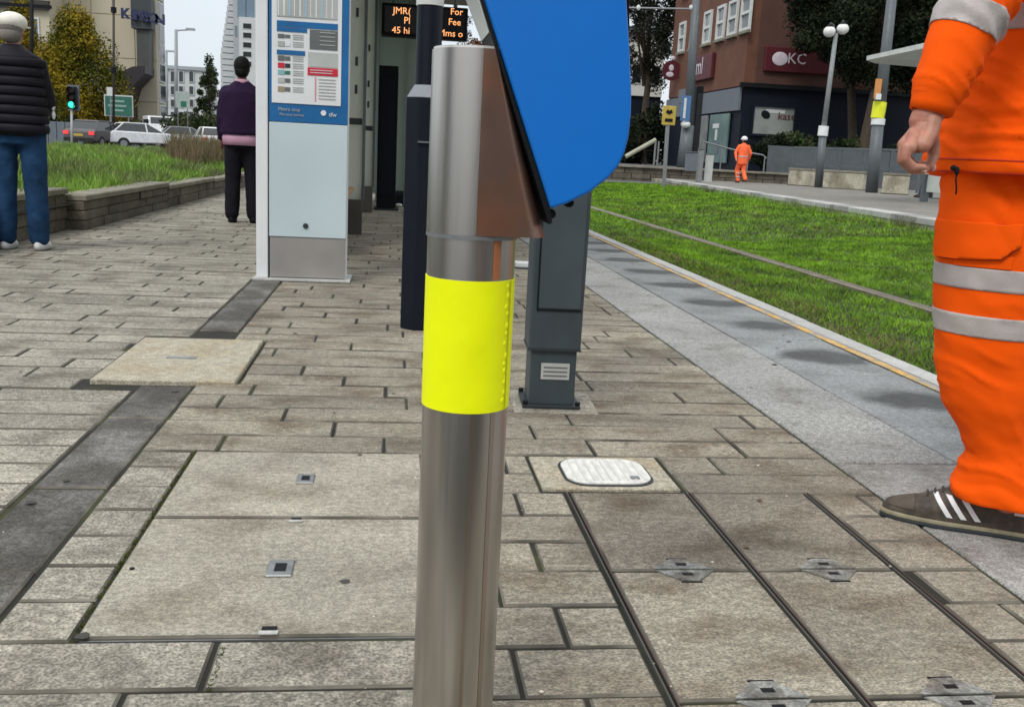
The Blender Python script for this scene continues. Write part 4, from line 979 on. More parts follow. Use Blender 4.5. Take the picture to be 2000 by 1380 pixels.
for yy in (7.4, 9.6, 12.8): W(MB().box(-.95, -.89, yy, yy + .08, 0, 3.07), 'post', M_pole, t)
# bench
b = thing('bench', (-.55, 8.3, 0), 'timber slatted bench inside the tram shelter behind the timetable panel', 'bench')
for i in range(3): W(MB().box(-.80 + i * .155, -.66 + i * .155, 7.3, 9.25, .42, .455, .004), 'slat', M_wood, b)
for yy in (7.5, 9.0): W(MB().box(-.78, -.40, yy, yy + .08, 0, .415), 'leg', mat('bench_leg', (.09, .085, .08), .5, .5), b)
# black slim cabinet
c = P(753, 405, 13.4)
b = thing('slim_cabinet', (c.x, 13.4, 0), 'tall slim black cabinet standing inside the tram shelter', 'cabinet')
W(MB().box(c.x - .125, c.x + .13, 13.3, 13.7, 0.03, 1.87), 'cabinet_body', M_blk, b, bevel=.01)
W(MB().box(c.x - .15, c.x + .17, 13.25, 13.75, 0, .028), 'base', M_totd, b); W(MB().box(c.x - .10, c.x + .10, 13.285, 13.298, .2, 1.7), 'door', M_navy, b)
c = P(775, 392, 14.3); b = thing('litter_bag', (c.x, 14.3, 0), 'small dark bundle on the floor beside the slim black cabinet', 'bag')
W(MB().box(c.x - .12, c.x + .2, 14.2, 14.5, 0, .22), 'bundle', M_blk, b, bevel=.06, seg=3); W(MB().ball((c.x + .03, 14.1, .03), (.05, .04, .025)), 'white_scrap', M_offw, b)
# departure display
a_, c_ = P(746, 4, 10), P(912, 80, 10)
b = thing('departure_display', ((a_.x + c_.x) / 2, 10, c_.z), 'black electronic departure display with amber text hanging from the shelter roof', 'display')
z0, z1 = c_.z, P(746, 5, 10).z
W(MB().box(a_.x, c_.x, 9.99, 10.16, z0, z1), 'casing', M_blk, b, bevel=.01)
W(MB().box(a_.x + .03, c_.x - .03, 9.972, 9.988, z0 + .03, z1 - .03), 'screen', M_screen, b)
for x in (a_.x + .12, c_.x - .12): W(MB().tube([(x, 10.08, z1), (x, 10.08, 3.08)], .02, 8), 'hanger', M_pole, b)
for s, px, py in (('JMR(', 785, 22), ('Pl', 795, 41), ('45 hi', 783, 60), ('For', 892, 24), ('1', 862, 44), ('Fee', 888, 44), ('Mms o', 880, 66)):
    c = P(px, py, 9.96); text('display_text', s, .088, M_led, b, facing((c.x, 9.965, c.z)), .002)
# info panel
b = thing('timetable_panel', (-.54, PY, 0), 'tall timetable panel with blue surround and posters on a steel plinth', 'information panel')
X0, X1 = -.735, -.275
def ZP(py): return P(600, py, PY).z
W(MB().box(-.735, X1, PY + .02, PY + .22, .01, 3.0), 'panel_core', M_white, b)
W(MB().box(-.812, -.742, PY - .01, PY + .26, .01, 3.05), 'side_post', M_white, b, bevel=.008)
W(MB().box(-.741, -.736, PY + .01, PY + .2, .02, 3.0), 'shadow_gap', M_blk, b)
W(MB().box(X0, X1, PY, PY + .018, ZP(240), 3.0), 'blue_board', M_pblue, b)
W(MB().box(X0, X1, PY - .004, PY + .018, ZP(465) + .004, ZP(240) - .005), 'glass_board', M_glassw, b, bevel=.003)
W(MB().box(X0 + .004, X1 - .004, PY + .002, PY + .015, .02, ZP(465)), 'plinth', M_stainl, b)
W(MB().box(-.83, X1 + .03, PY - .06, PY + .3, 0.002, .012), 'foot_plate', M_kerb, b)
c = P(597, 441, PY); W(MB().tube([(c.x, PY - .012, c.z), (c.x, PY - .005, c.z)], .016, 14), 'lock', M_totd, b)
frm = W(MB().box(P(531, 100, PY).x, P(667, 100, PY).x, PY - .006, PY - .001, ZP(204), 2.9), 'poster_frame', M_white, b)
def pr(x0, y0, x1, y1, m, nm='printed_block', d=.008):
    p0, p1 = P(x0, y1, PY), P(x1, y0, PY); z0, z1 = ZP(y1), ZP(y0)
    return W(MB().box(p0.x, p1.x, PY - d - .0015, PY - d, z0, z1), nm, m, b)
pr(541, -60, 660, 36, M_greyl, 'timetable')
for i in range(11): pr(543 + i * 10.5, -60, 545.5 + i * 10.5 + (i % 3), 34, [M_white, M_white, mat('pale_blue_print', (.35, .5, .62), .5)][i % 3], 'timetable_column', .010)
pr(541, 44, 660, 56, M_pblue); pr(541, 57, 600, 65, M_pblue); pr(605, 58, 660, 96, M_grey); pr(602, 102, 660, 130, M_greyl)
pr(541, 101, 596, 110, M_pblue); pr(601, 132, 660, 147, M_red); pr(615, 150, 617.5, 197, mat('pink_print', (.6, .25, .28), .5))
for i, (y_, c_, d_) in enumerate(((70, M_grey, 8), (84, M_greyl, 10), (112, M_grey, 10), (126, M_red, 10), (140, mat('teal_print', (.2, .4, .42), .5), 9), (155, M_greyl, 10), (172, mat('tan_print', (.3, .24, .16), .5), 10))):
    pr(543, y_, 556, y_ + d_, c_, 'icon'); pr(557, y_ + 1, 567, y_ + d_ - 1, [M_grey, M_white, M_grey, M_totd, M_green, M_grey, M_grey][i], 'icon')
    for k_ in range(3): pr(572, y_ + k_ * 4, 593, y_ + k_ * 4 + 1.4, M_greyl, 'text_line')
for i in range(7): pr(622, 153 + i * 6.3, 656, 154.8 + i * 6.3, M_greyl, 'text_line')
for i in range(4): pr(625, 62 + i * 8, 655, 63.5 + i * 8, M_greyl, 'text_line', .011)
for i in range(2): pr(606, 136 + i * 5, 650, 137.5 + i * 5, M_signw, 'text_line', .011)
c = P(632, 221, PY); W(MB().tube([(c.x, PY - .006, c.z), (c.x, PY - .003, c.z)], .016, 20), 'emblem', M_white, b)
text('footer_lettering', 'tfw', .035, M_white, b, facing((P(650, 222, PY).x, PY - .004, ZP(222))), .001)
text('footer_lettering', 'Metro stop', .028, M_greyl, b, facing((P(565, 216, PY).x, PY - .004, ZP(216))), .001)
text('footer_lettering', 'Plan your journey', .02, M_greyl, b, facing((P(570, 226, PY).x, PY - .004, ZP(226))), .001)

# ------------------------------------------------------------------ dark octagonal pole
b0 = G(812, 645); b0 = Vector((.148, 4.58, 0))
t = thing('camera_pole', b0, 'dark grey octagonal pole standing behind the steel bollard', 'pole')
zs = P(832, 192, 4.58).z
MB().tube([(0, 0, 0), (0, 0, zs)], .102, 8, rot=R(22.5)).build('lower_pole', M_navy, t, bevel=.004)
MB().tube([(0, 0, zs), (0, 0, zs + .055)], [.1, .064], 8, rot=R(22.5)).build('shoulder', mat('shoulder_grey', (.22, .24, .27), .45), t)
MB().tube([(0, 0, zs + .055), (0, 0, 1.55)], .058, 24, cap=False).build('upper_pole', M_navy, t, smooth=True)
zc = P(832, 3, 4.58).z
MB().tube([(0, 0, zc - .02), (0, 0, zc + .02)], .062, 24).build('collar', M_offw, t); MB().tube([(0, 0, zc + .022), (0, 0, 3.6)], .05, 20).build('mast', M_pole, t, smooth=True)
MB().box(-.04, .06, -.108, -.100, zs - .20, zs - .192).build('door_seam', M_pole, t)

# ------------------------------------------------------------------ graphite validator post
b0 = Vector((.553, 3.20, 0)); t = thing('ticket_post', b0, 'graphite square post with sticker, bolted down behind the blue bollard head', 'post', R(-3))
MB().box(-.080, .074, -.08, .08, .012, .20).build('foot', M_tot, t, bevel=.004)
tb_ = MB().add([(-.09, -.09, .20), (.084, -.09, .20), (.084, .085, .20), (-.09, .085, .20), (-.090, -.098, 1.22), (.090, -.098, 1.22), (.090, .085, 1.25), (-.090, .085, 1.25)],
               [(3, 2, 1, 0), (4, 5, 6, 7), (0, 1, 5, 4), (1, 2, 6, 5), (2, 3, 7, 6), (3, 0, 4, 7)]); tb_.build('column', M_tot, t, bevel=.006)
MB().add([(-.066, -.0945, .34), (.074, -.0945, .34), (.078, -.101, 1.16), (-.066, -.101, 1.16), (-.066, -.088, .34), (.074, -.088, .34), (.078, -.093, 1.16), (-.066, -.093, 1.16)],
         [(0, 1, 2, 3), (0, 4, 5, 1), (1, 5, 6, 2), (2, 6, 7, 3), (3, 7, 4, 0)]).build('door', mat('graphite_door', (.055, .074, .083), .38, spec=.3, var=.15, scale=5), t, bevel=.002)
MB().box(-.07, .078, -.0945, -.089, .332, .337).build('door_seam', M_blk, t); MB().box(-.0705, -.0675, -.0995, -.09, .34, 1.16).build('door_seam', M_blk, t)
MB().box(-.092, .086, -.092, .088, .198, .204).build('step', M_totd, t)
MB().box(-.043, .052, -.0825, -.0803, .10, .155).build('sticker', M_greyl, t)
for i in range(3): MB().box(-.035, .045, -.0834, -.0827, .110 + i * .014, .115 + i * .014).build('text_line', M_grey, t)
MB().box(-.100, .094, -.10, .10, .0025, .014).build('base_plate', M_totd, t, bevel=.002)
for x in (-.091, .085):
    for y in (-.09, .09): MB().tube([(x * 1.0, y * 1.0, .014), (x, y, .026)], .009, 6).build('bolt', M_blk, t)
MB().box(-.13, .15, -.15, .14, -.002, .0022).build('mortar_pad', M_pav, t)

# ------------------------------------------------------------------ steel bollard with reader head
BX, BY, BR = .104, 1.262, .0572
t = thing('reader_bollard', (BX, BY, 0), 'brushed steel bollard with yellow reflective sleeve and slanted blue card reader head', 'bollard')
def cyl(r, z0, z1, name, m, parent=t, seg=64, cap=True, **k): return MB().tube([(0, 0, z0), (0, 0, z1)], r, seg, cap).build(name, m, parent, smooth=True, **k)
ZT, ZN = .951, P(930, 453, BY).z
zy1, zy0 = P(920, 543, BY).z + .003, P(910, 790, BY).z + .003
def es(o):
    e = o.modifiers.new('e', 'EDGE_SPLIT'); e.split_angle = R(40); return o
es(cyl(BR, 0, ZN, 'tube', M_steel)); es(cyl(BR + .0012, zy0, zy1, 'reflective_sleeve', M_yel))
es(cyl(BR + .0022, ZN - .006, ZN - .001, 'neck_seam', M_galv)); es(cyl(BR + .02, .003, .012, 'base_flange', M_galv))
sm_ = MB(); a0, a1 = R(-34), R(-31); r_ = BR + .0019
for i in range(8): pass
sm_.add([(r_ * math.cos(a0), r_ * math.sin(a0), zy0), (r_ * math.cos(a1), r_ * math.sin(a1), zy0), (r_ * math.cos(a1), r_ * math.sin(a1), zy1), (r_ * math.cos(a0), r_ * math.sin(a0), zy1)], [(0, 1, 2, 3)]); sm_.build('sleeve_seam', mat('yellow_seam', (.62, .66, .0), .7), t)
# overlapped edge of the sleeve, a row of small raised dots
dt = MB()
for i in range(13):
    z = zy0 + .012 + i * (zy1 - zy0 - .02) / 12; a = R(-38); a += random.uniform(-.05, .05); e_ = random.uniform(.0025, .0045); dt.ball(((BR + .0010) * math.cos(a), (BR + .0010) * math.sin(a), z + random.uniform(-.003, .003)), (e_, .0010, e_ * 1.2), 10, 6, Quaternion((0, 0, 1), a + R(90)))
dt.build('sleeve_bead', M_yel, t, smooth=True)
# head: half round back, flat sides, cut by the slanted plane
def head_poly(xe, n=20):
    p = [(BR * math.cos(R(90 + 180 * i / n)) * 1.03, BR * math.sin(R(90 + 180 * i / n)) * 1.03) for i in range(n + 1)]
    r = min(.025, max(.004, xe - .001)); r = min(r, xe * .9) if xe > 0 else .001
    q = [(xe - r + r * math.cos(R(-90 + 90 * i / 5)), -BR * 1.03 + r + r * math.sin(R(-90 + 90 * i / 5))) for i in range(6)]
    return p + q + [(x, -y) for x, y in reversed(q)]
xb = P(1064, 445, BY - .03).x - BX; xt = P(968, 104, BY - .03).x - BX
hv = MB(); hb = head_poly(xb); ht = [((x if x <= 0 else x * xt / xb), y) for x, y in hb]
n = len(hb); hv.add([(x, y, ZN) for x, y in hb] + [(x, y, ZT) for x, y in ht], [tuple(range(n))[::-1], tuple(range(n, 2 * n))] + [(i, (i + 1) % n, n + (i + 1) % n, n + i) for i in range(n)])
hd = hv.build('head', M_steel, t)
for p in hd.data.polygons: p.use_smooth = True
es(hd)
hd.data.materials.append(M_brown_refl)  # brown reflection of the surroundings painted into the flat faces
for p in hd.data.polygons:
    if abs(p.normal.y) > .93 and p.center.x > .0: p.material_index = 1
    if p.normal.x > .5: p.material_index = 1
es(MB().tube([(0, 0, ZT), (0, 0, ZT + .003)], BR * 1.0, 48).build('top_lip', mat('bright_steel', (.7, .69, .66), .35, .5), t))
# rust streaks run down the tube
for a, ww, z0, z1 in ((-60, 6, zy1 + .002, ZN - .006), (-84, 3, zy1 + .002, ZN - .006), (-55, 3.5, .03, zy0 - .001), (-84, 2.5, .03, zy0 - .001)):
    k_ = MB()
    for i in range(4):
        a0, a1 = R(a - ww + i * ww / 2), R(a - ww + (i + 1) * ww / 2); r = BR + .0004
        k_.add([(r * math.cos(a0), r * math.sin(a0), z0), (r * math.cos(a1), r * math.sin(a1), z0), (r * math.cos(a1), r * math.sin(a1), z1), (r * math.cos(a0), r * math.sin(a0), z1)], [(0, 1, 2, 3)])
    k_.build('rust_streak', M_ruststreak if z0 > .6 and a == -60 else mat('rust_faint', (.45, .37, .32), .36, 1, var=.2, scale=20, stretch=(1, 1, .15)), t, smooth=True)
# blue reader housing: side profile extruded across
def QL(px, py, Y=BY - .05): c = P(px, py, Y); return (c.x - BX, c.z)
prof = [QL(1073, 407), QL(1104, 397), QL(1148, 376), QL(1185, 347), QL(1204, 325), QL(1216, 300), QL(1224, 270), QL(1229, 225), QL(1230, 180), QL(1226, 90), QL(1219, -20), QL(1205, -150), QL(1190, -185), QL(1160, -205), QL(900, -215), QL(884, -190)]
rh = MB().prism(prof[::-1], 1, -.062, .062).build('reader_housing', M_blue, t, bevel=.004, seg=3)
gs = [QL(958, 60), QL(1072, 407), QL(1073, 436), QL(1069, 437), QL(966, 100), QL(880, -190), QL(884, -190)]
MB().prism([QL(882, -188), QL(1073, 409), QL(1077, 434), QL(1071, 438), QL(1067, 428), QL(879, -188)], 1, -.058, .058).build('gasket', M_blk, t, bevel=.002)
MB().prism([QL(858, -200), QL(969, 99), QL(977, 104), QL(965, 60), QL(882, -190)], 1, -.05, .06).build('back_plate', M_offw, t, bevel=.002)
for px, py in ((1112, 396), (1077, 418)):
    c = QL(px, py); MB().tube([(c[0], -.05, c[1]), (c[0], -.03, c[1] - .0)], .006, 10).build('screw', M_blk, t)
MB().prism([QL(1212, -120), QL(1227, -110), QL(1232, 60), QL(1222, 60)][::-1], 1, -.045, .045).build('reader_screen', M_screen, t)

# ------------------------------------------------------------------ people
def person(loc, rz, label, H=1.75, top=None, legm=None, shoem=None, skin=M_skin, pose='stand', vox=.014, arms=None, legs=None, hat=None, hair=True, topz=.84, bulk=1.0, hairm=M_hair):
    """faces local +Y; joints in metres for a 1.75 m figure"""
    s = H / 1.75; t = thing('person', loc, label, 'person', rz); V_ = lambda *a_: Vector(a_) * s
    arms = arms or [[V_(sx * .165, -.01, 1.385), V_(sx * .215, -.03, 1.12), V_(sx * .225, .05, .90)] for sx in (-1, 1)]
    legs = legs or [[V_(sx * .09, 0, .90), V_(sx * .105, .02, .49), V_(sx * .115, -.01, .08)] for sx in (-1, 1)]
    b = MB()
    tor = [(.86, .145, .10), (.95, .15, .11), (1.08, .135, .10), (1.22, .155, .11), (1.36, .17, .105), (1.44, .12, .08), (1.49, .055, .055), (1.54, .05, .055)]
    b.loft([((0, -.01, z * s), rx * s, ry * s) for z, rx, ry in tor])
    b.ball(V_(0, .01, 1.64), (.075 * s, .095 * s, .108 * s), 18, 12).ball(V_(0, .045, 1.57), (.05 * s, .055 * s, .05 * s))
    b.ball(V_(0, .108, 1.615), (.013 * s, .02 * s, .022 * s), 8, 6)
    for sx in (-1, 1): b.ball(V_(sx * .076, 0, 1.625), (.012 * s, .02 * s, .03 * s), 8, 6)
    for A in arms:
        b.limb(A, [.05 * s, .04 * s, .028 * s]); w_ = A[2]; d = (A[2] - A[1]).normalized()
        pm = w_ + d * .05 * s; b.limb([w_, pm, w_ + d * .085 * s], [.027 * s, .034 * s, .03 * s])
        for k_ in range(4):
            o = Vector((0, 1, 0)) * ((k_ - 1.5) * .019 * s); b.limb([pm + d * .03 * s + o, pm + d * .075 * s + o, pm + d * .095 * s + o * .9 + Vector((-.02 * math.copysign(1, A[0].x), 0, 0)) * s], [.010 * s, .009 * s, .008 * s], 8)
        b.limb([w_ + d * .02 * s + Vector((0, .025, 0)) * s, pm + Vector((0, .045, 0)) * s, pm + d * .03 * s + Vector((0, .05, 0)) * s], [.012 * s, .011 * s, .009 * s], 8)
    for A in legs: b.limb(A, [.085 * s, .055 * s, .04 * s])
    body = ob('body', bake(b, vox * .75, 3), skin, t)
    for sx in (-1, 1):
        e = MB().ball(V_(sx * .03, .094, 1.645), .011 * s, 8, 6).build('eye', M_offw, t)
    MB().box(-.022 * s, .022 * s, .098 * s, .104 * s, 1.566 * s, 1.573 * s).build('mouth', M_maroon, t)
    j = MB(); j.loft([((0, -.01, topz * s), .185 * s * bulk, .135 * s * bulk), ((0, -.01, .95 * s), .19 * s * bulk, .14 * s * bulk), ((0, -.01, 1.1 * s), .18 * s * bulk, .135 * s * bulk), ((0, -.01, 1.25 * s), .19 * s * bulk, .135 * s * bulk),
                     ((0, -.01, 1.38 * s), .195 * s * bulk, .12 * s * bulk), ((0, -.01, 1.46 * s), .13 * s, .09 * s), ((0, -.01, 1.51 * s), .075 * s, .07 * s)])
    for A in arms:
        w_ = A[2].lerp(A[1], .06); j.limb([A[0], A[1], w_], [.070 * s, .060 * s, .046 * s])
    jo = ob('jacket', bake(j, vox, 4, [(.09, .012, None)]), top, t)
    p = MB(); p.loft([((0, -.01, .80 * s), .165 * s, .12 * s), ((0, -.01, .92 * s), .165 * s, .12 * s), ((0, -.01, 1.0 * s), .15 * s, .11 * s)])
    for A in legs: p.limb([A[0], A[1], A[2] + Vector((0, 0, .015))], [.108 * s, .086 * s, .078 * s])
    ob('trousers', bake(p, vox, 4, [(.07, .014, None)]), legm, t)
    for A in legs:
        a_ = A[2]; f = MB(); f.loft([((a_.x, a_.y + .06 * s, a_.z - .078 * s), .046 * s, .13 * s), ((a_.x, a_.y + .06 * s, a_.z - .045 * s), .05 * s, .135 * s), ((a_.x, a_.y + .03 * s, a_.z - .01 * s), .042 * s, .09 * s), ((a_.x, a_.y, a_.z + .03 * s), .04 * s, .045 * s)])
        f.build('shoe', shoem, t, smooth=True)
    if hair: MB().ball(V_(0, -.012, 1.665), (.086 * s, .103 * s, .098 * s), 18, 10).ball(V_(0, -.04, 1.60), (.075 * s, .07 * s, .07 * s)).build('hair', hairm, t, smooth=True)
    return t
# man in the cap, seen from behind on the left
c = (-2.56, 7.2, 0)
ARM_ = [[Vector((sx * .155, .0, 1.22)), Vector((sx * .195, .04, 1.02)), Vector((sx * .12, .23, .95))] for sx in (-1, 1)]
t = person(c, 0, 'man in cream cap, black padded gilet and blue jeans standing with his back turned', 1.58, arms=ARM_, top=M_gilet, legm=M_jean, shoem=M_white, vox=.014, bulk=1.06,
           legs=[[Vector((sx * .09, 0, .85)), Vector((sx * .10, .01, .46)), Vector((sx * .112, 0, .075))] for sx in (-1, 1)], hairm=mat('grey_hair', (.2, .18, .16), .8), topz=.86)
MB().ball((0, 0, 1.525), (.094, .112, .068), 20, 10).build('cap', M_cap, t, smooth=True)
MB().loft([((0, .11, 1.50), .075, .06), ((0, .115, 1.51), .078, .065)]).build('cap_peak', M_cap, t)
qs = MB()
for i in range(8): z = .80 + i * .062; qs.loft([((0, -.012, z), .206, .150), ((0, -.012, z + .018), .214, .158), ((0, -.012, z + .040), .214, .158), ((0, -.012, z + .058), .206, .150)])
qs.loft([((0, -.012, 1.27), .195, .13), ((0, -.012, 1.31), .17, .115), ((0, -.012, 1.35), .09, .085), ((0, -.012, 1.38), .07, .07)])
qs.build('quilted_gilet', M_gilet, t, smooth=True)
for z in (.93, .99): MB().ball((.225, .05, z), (.012, .02, .03)).build('wristwatch' if z > .85 else 'cuff_tab', M_white, t)
# man in purple
t = person((-1.51, 10.3, 0), R(4), 'man in dark purple sweater over a pink shirt walking away, partly behind the timetable panel', 1.63, M_purp, M_trs, M_blk, skin=M_skind, vox=.016, bulk=1.27, topz=.94)
MB().loft([((0, -.01, .775), .19, .145), ((0, -.01, .84), .198, .146), ((0, -.01, .88), .195, .14)]).build('shirt_hem', M_pink, t, smooth=True)
MB().loft([((0, -.012, 1.375), .080, .075), ((0, -.012, 1.415), .066, .064)]).build('shirt_collar', M_pink, t, smooth=True)
# worker walking, far right
b0 = G(1446, 357, ZO)
s = 1.0
legs = [[Vector((-.09, 0, .9)), Vector((-.11, .16, .50)), Vector((-.10, .02, .10))], [Vector((.09, 0, .9)), Vector((.07, -.02, .48)), Vector((.05, -.26, .16))]]
arms = [[Vector((sx * .19, -.01, 1.42)), Vector((sx * .30, -.05 * sx, 1.17)), Vector((sx * .33, .08 * sx, .95))] for sx in (-1, 1)]
M_orf = mat('orange_hivis_far', (.95, .15, .045), .75, var=.12, scale=5, local=True)
t = person((b0.x, b0.y, -.02 + ZO), R(10), 'far worker in orange overalls and white hard hat walking along the opposite platform', 1.78, M_orf, M_orf, M_blk, arms=arms, legs=legs, vox=.016, bulk=1.1, topz=.72)
MB().ball((0, 0, 1.71), (.115, .135, .10), 18, 10).build('hard_hat', M_white, t, smooth=True); MB().loft([((0, .02, 1.685), .13, .155), ((0, .02, 1.70), .125, .15)]).build('hat_brim', M_white, t)
for z in (.18, .32): MB().loft([((-.10, .04, z + .03), .085, .088), ((-.10, .045, z + .08), .087, .09)]).build('reflective_band', M_refl, t, smooth=True)
MB().loft([((0, -.01, 1.0), .212, .16), ((0, -.01, 1.05), .212, .16)]).build('reflective_band', M_refl, t, smooth=True)
# seated person, mostly hidden by the worker's jacket
b0 = P(1812, 385, 27.5)
legs = [[Vector((sx * .1, 0, .46)), Vector((sx * .13, .42, .48)), Vector((sx * .13, .50, .09))] for sx in (-1, 1)]
arms = [[Vector((sx * .19, .05, .98)), Vector((sx * .26, .16, .74)), Vector((sx * .16, .36, .62))] for sx in (-1, 1)]
def sitter(loc, rz, label):
    t = thing('person', loc, label, 'person', rz); b = MB()
    b.loft([((0, 0, .42), .15, .12), ((0, .0, .6), .14, .11), ((0, .03, .8), .16, .12), ((0, .05, .95), .17, .1), ((0, .06, 1.05), .06, .06), ((0, .08, 1.12), .05, .05)]).ball((0, .11, 1.22), (.075, .095, .11), 16, 10).ball((0, .21, 1.2), (.012, .02, .02), 8, 6)
    for A in arms: b.limb(A, [.05, .04, .03])
    for A in legs: b.limb(A, [.08, .055, .04])
    ob('body', bake(b, .012, 3), M_skin, t)
    j = MB().loft([((0, 0, .42), .19, .15), ((0, .0, .6), .18, .14), ((0, .03, .8), .19, .14), ((0, .05, .95), .19, .12), ((0, .06, 1.04), .09, .08)])
    for A in arms: j.limb(A, [.075, .06, .045])
    ob('coat', bake(j, .016, 4), mat('coat_dark', (.02, .03, .04), .8, local=True), t)
    p = MB()
    for A in legs: p.limb(A, [.10, .085, .07])
    ob('trousers', bake(p, .016, 4, [(.06, .015, None)]), mat('denim_dark', (.03, .05, .085), .85, var=.3, local=True), t)
    for A in legs: MB().loft([((A[2].x, .56, .0), .05, .14), ((A[2].x, .56, .05), .05, .14), ((A[2].x, .52, .1), .045, .07)]).build('shoe', mat('shoe_brown', (.05, .035, .02), .7), t, smooth=True)
    MB().ball((0, .1, 1.26), (.084, .1, .09), 16, 8).build('hair', M_hair, t, smooth=True)
    return t
sitter((b0.x + .35, 27.5, ZO), R(82), 'seated person in dark jeans, mostly hidden behind the worker\'s orange jacket')
t = thing('bench', (b0.x + .45, 27.5, ZO), 'low bench under the seated person on the opposite platform', 'bench'); W(MB().box(b0.x + .1, b0.x + .75, 26.9, 28.3, ZO + .33, ZO + .40), 'seat', M_pole, t)
for y in (27.0, 28.1): W(MB().box(b0.x + .35, b0.x + .5, y, y + .1, ZO, ZO + .33), 'leg', M_pole, t)

# ---- worker in orange, close on the right -----------------------------------
t = thing('person', (1.42, 2.08, 0), 'worker in bright orange high visibility jacket and trousers, standing close on the right', 'person')
T0 = Vector((1.42, 2.08, 0))
def KK(me, name, m): o = ob(name, me, m, t); return keep(o)
YA = 1.825
fy = Vector((-.93, .36, 0))                    # the way he faces
side = Vector((-fy.y, fy.x, 0))                # towards his left
LA = [(1.40, 2.03, .90), (1.375, 2.03, .50), (1.455, 2.035, .10)]
# leg sections: (x, y, z, rx, ry) baggy trousers
lf = [(1.360, 2.05, .95, .14, .10), (1.353, 2.045, .84, .140, .106), (1.349, 2.035, .75, .137, .116), (1.350, 2.03, .62, .128, .115), (1.360, 2.03, .50, .122, .112),
      (1.368, 2.03, .40, .118, .106), (1.388, 2.03, .32, .112, .102), (1.420, 2.03, .25, .096, .094), (1.440, 2.03, .205, .090, .090), (1.446, 2.03, .15, .108, .102), (1.448, 2.03, .100, .116, .106), (1.452, 2.03, .085, .112, .104)]
off2 = Vector((.19, .24, 0))
tr = MB().loft([((x, y, z), rx, ry, R(-20)) for x, y, z, rx, ry in lf][::-1], 28)
tr.loft([((x + off2.x + max(0, .9 - z) * .24, y + off2.y, z), rx, ry, R(-20)) for x, y, z, rx, ry in lf][::-1], 28)
tr.loft([((1.43, 2.14, .80), .15, .18, R(-20)), ((1.43, 2.14, .95), .15, .18, R(-20)), ((1.43, 2.14, 1.05), .14, .17, R(-20))], 28)
tme = bake(tr, .0075, 3, [(.16, .022, ((1.4, 1.4, .7), (.5, .3, 0)))])
folds(tme, [((1.43, 1.95, .15), (.15, 0, 1), (.2, .4, .05), .055, .0045), ((1.40, 1.95, .27), (.5, 0, 1), (.12, .4, .07), .09, .0030), ((1.30, 1.95, .40), (.35, 0, 1), (.06, .4, .06), .05, .0030),
            ((1.46, 1.95, .34), (-.7, 0, 1), (.05, .4, .16), .09, .005), ((1.33, 1.95, .77), (.9, 0, .6), (.14, .4, .07), .06, .006), ((1.40, 1.95, .58), (.3, 0, 1), (.1, .4, .06), .05, .0035)])
KK(tme, 'trousers', M_or)
Z = lambda z, d=1, tilt=0: ((1.4, 2.0, z), (tilt, 0, d))
def side_planes(xmax=1.9): return []
def band(z0, z1, tilt, nm='reflective_band'):
    for sy in (0,):
        keep(patch(tme, [Z(z1, 1, tilt), ((1.4, 2.0, z0), (-tilt, 0, -1)), ((1.4, 2.168, .5), (0, 1, 0))], .0022, M_refl, nm, t))
    keep(patch(tme, [Z(z1, 1, tilt), ((1.4, 2.0, z0), (-tilt, 0, -1)), ((1.4, 2.172, .5), (0, -1, 0))], .0022, M_refl, nm, t))
band(.588, .636, .02); band(.485, .532, .02)
# cargo pocket flap and pocket below it
F1 = ((1.36, 2.0, 0), (.35, -1, 0))
def xp(px, py, Y=1.92): return P(px, py, Y)
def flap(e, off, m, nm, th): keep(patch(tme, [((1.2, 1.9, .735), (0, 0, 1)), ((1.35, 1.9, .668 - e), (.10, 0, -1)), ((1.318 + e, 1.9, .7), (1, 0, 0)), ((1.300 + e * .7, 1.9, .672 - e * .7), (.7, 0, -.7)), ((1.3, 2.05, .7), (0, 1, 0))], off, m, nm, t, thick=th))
flap(0, .0135, M_or, 'pocket_flap', .004); flap(.0035, .0055, mat('orange_seam_shade', (.50, .03, .001), .8), 'flap_shade_line', .003)  # dark orange rim paints the shadow line under the flap
keep(patch(tme, [((1.2, 1.9, .668), (0, 0, 1)), ((1.2, 1.9, .640), (0, 0, -1)), ((1.312, 1.9, .7), (1, 0, 0)), ((1.3, 2.0, .7), (0, 1, 0))], .004, M_or, 'cargo_pocket', t, thick=.003))
c = xp(1891, 345); c2 = xp(1891, 385)
keep(patch(tme, [((c.x, 1.9, .826), (0, 0, 1)), ((c.x, 1.9, .788), (0, 0, -1)), ((c.x + .006, 1.9, .8), (1, 0, 0)), ((c.x - .003, 1.9, .8), (-1, 0, 0)), ((1.3, 2.0, .7), (0, 1, 0))], .004, M_blk, 'zip_tape', t))
# jacket
jt = MB().loft([((1.375, 2.075, .835), .178, .212, R(-20)), ((1.38, 2.075, .88), .184, .218, R(-20)), ((1.385, 2.08, 1.0), .18, .205, R(-20)), ((1.39, 2.085, 1.15), .175, .20, R(-20)), ((1.395, 2.11, 1.30), .175, .21, R(-20)),
                ((1.40, 2.14, 1.42), .165, .215, R(-20)), ((1.41, 2.15, 1.50), .11, .15, R(-20)), ((1.41, 2.15, 1.56), .085, .09, R(-20))], 32)
cuff = P(1817, 222, YA); elb = P(1932, -40, 1.855); sh = Vector((1.37, 1.955, 1.44))
mid = P(1896, 38, 1.835); pc = P(1836, 165, YA)
jt.limb([sh, sh.lerp(elb, .5) + Vector((0, -.03, 0)), elb, mid, pc], [.088, .082, .076, .069, .050], 20)
jt.tube([pc, pc.lerp(cuff, .45)], [.050, .044], 20)
sh2 = Vector((1.48, 2.31, 1.44)); el2 = Vector((1.60, 2.42, 1.17)); wr2 = Vector((1.62, 2.45, .93))
jt.limb([sh2, el2, wr2], [.088, .075, .048], 20)
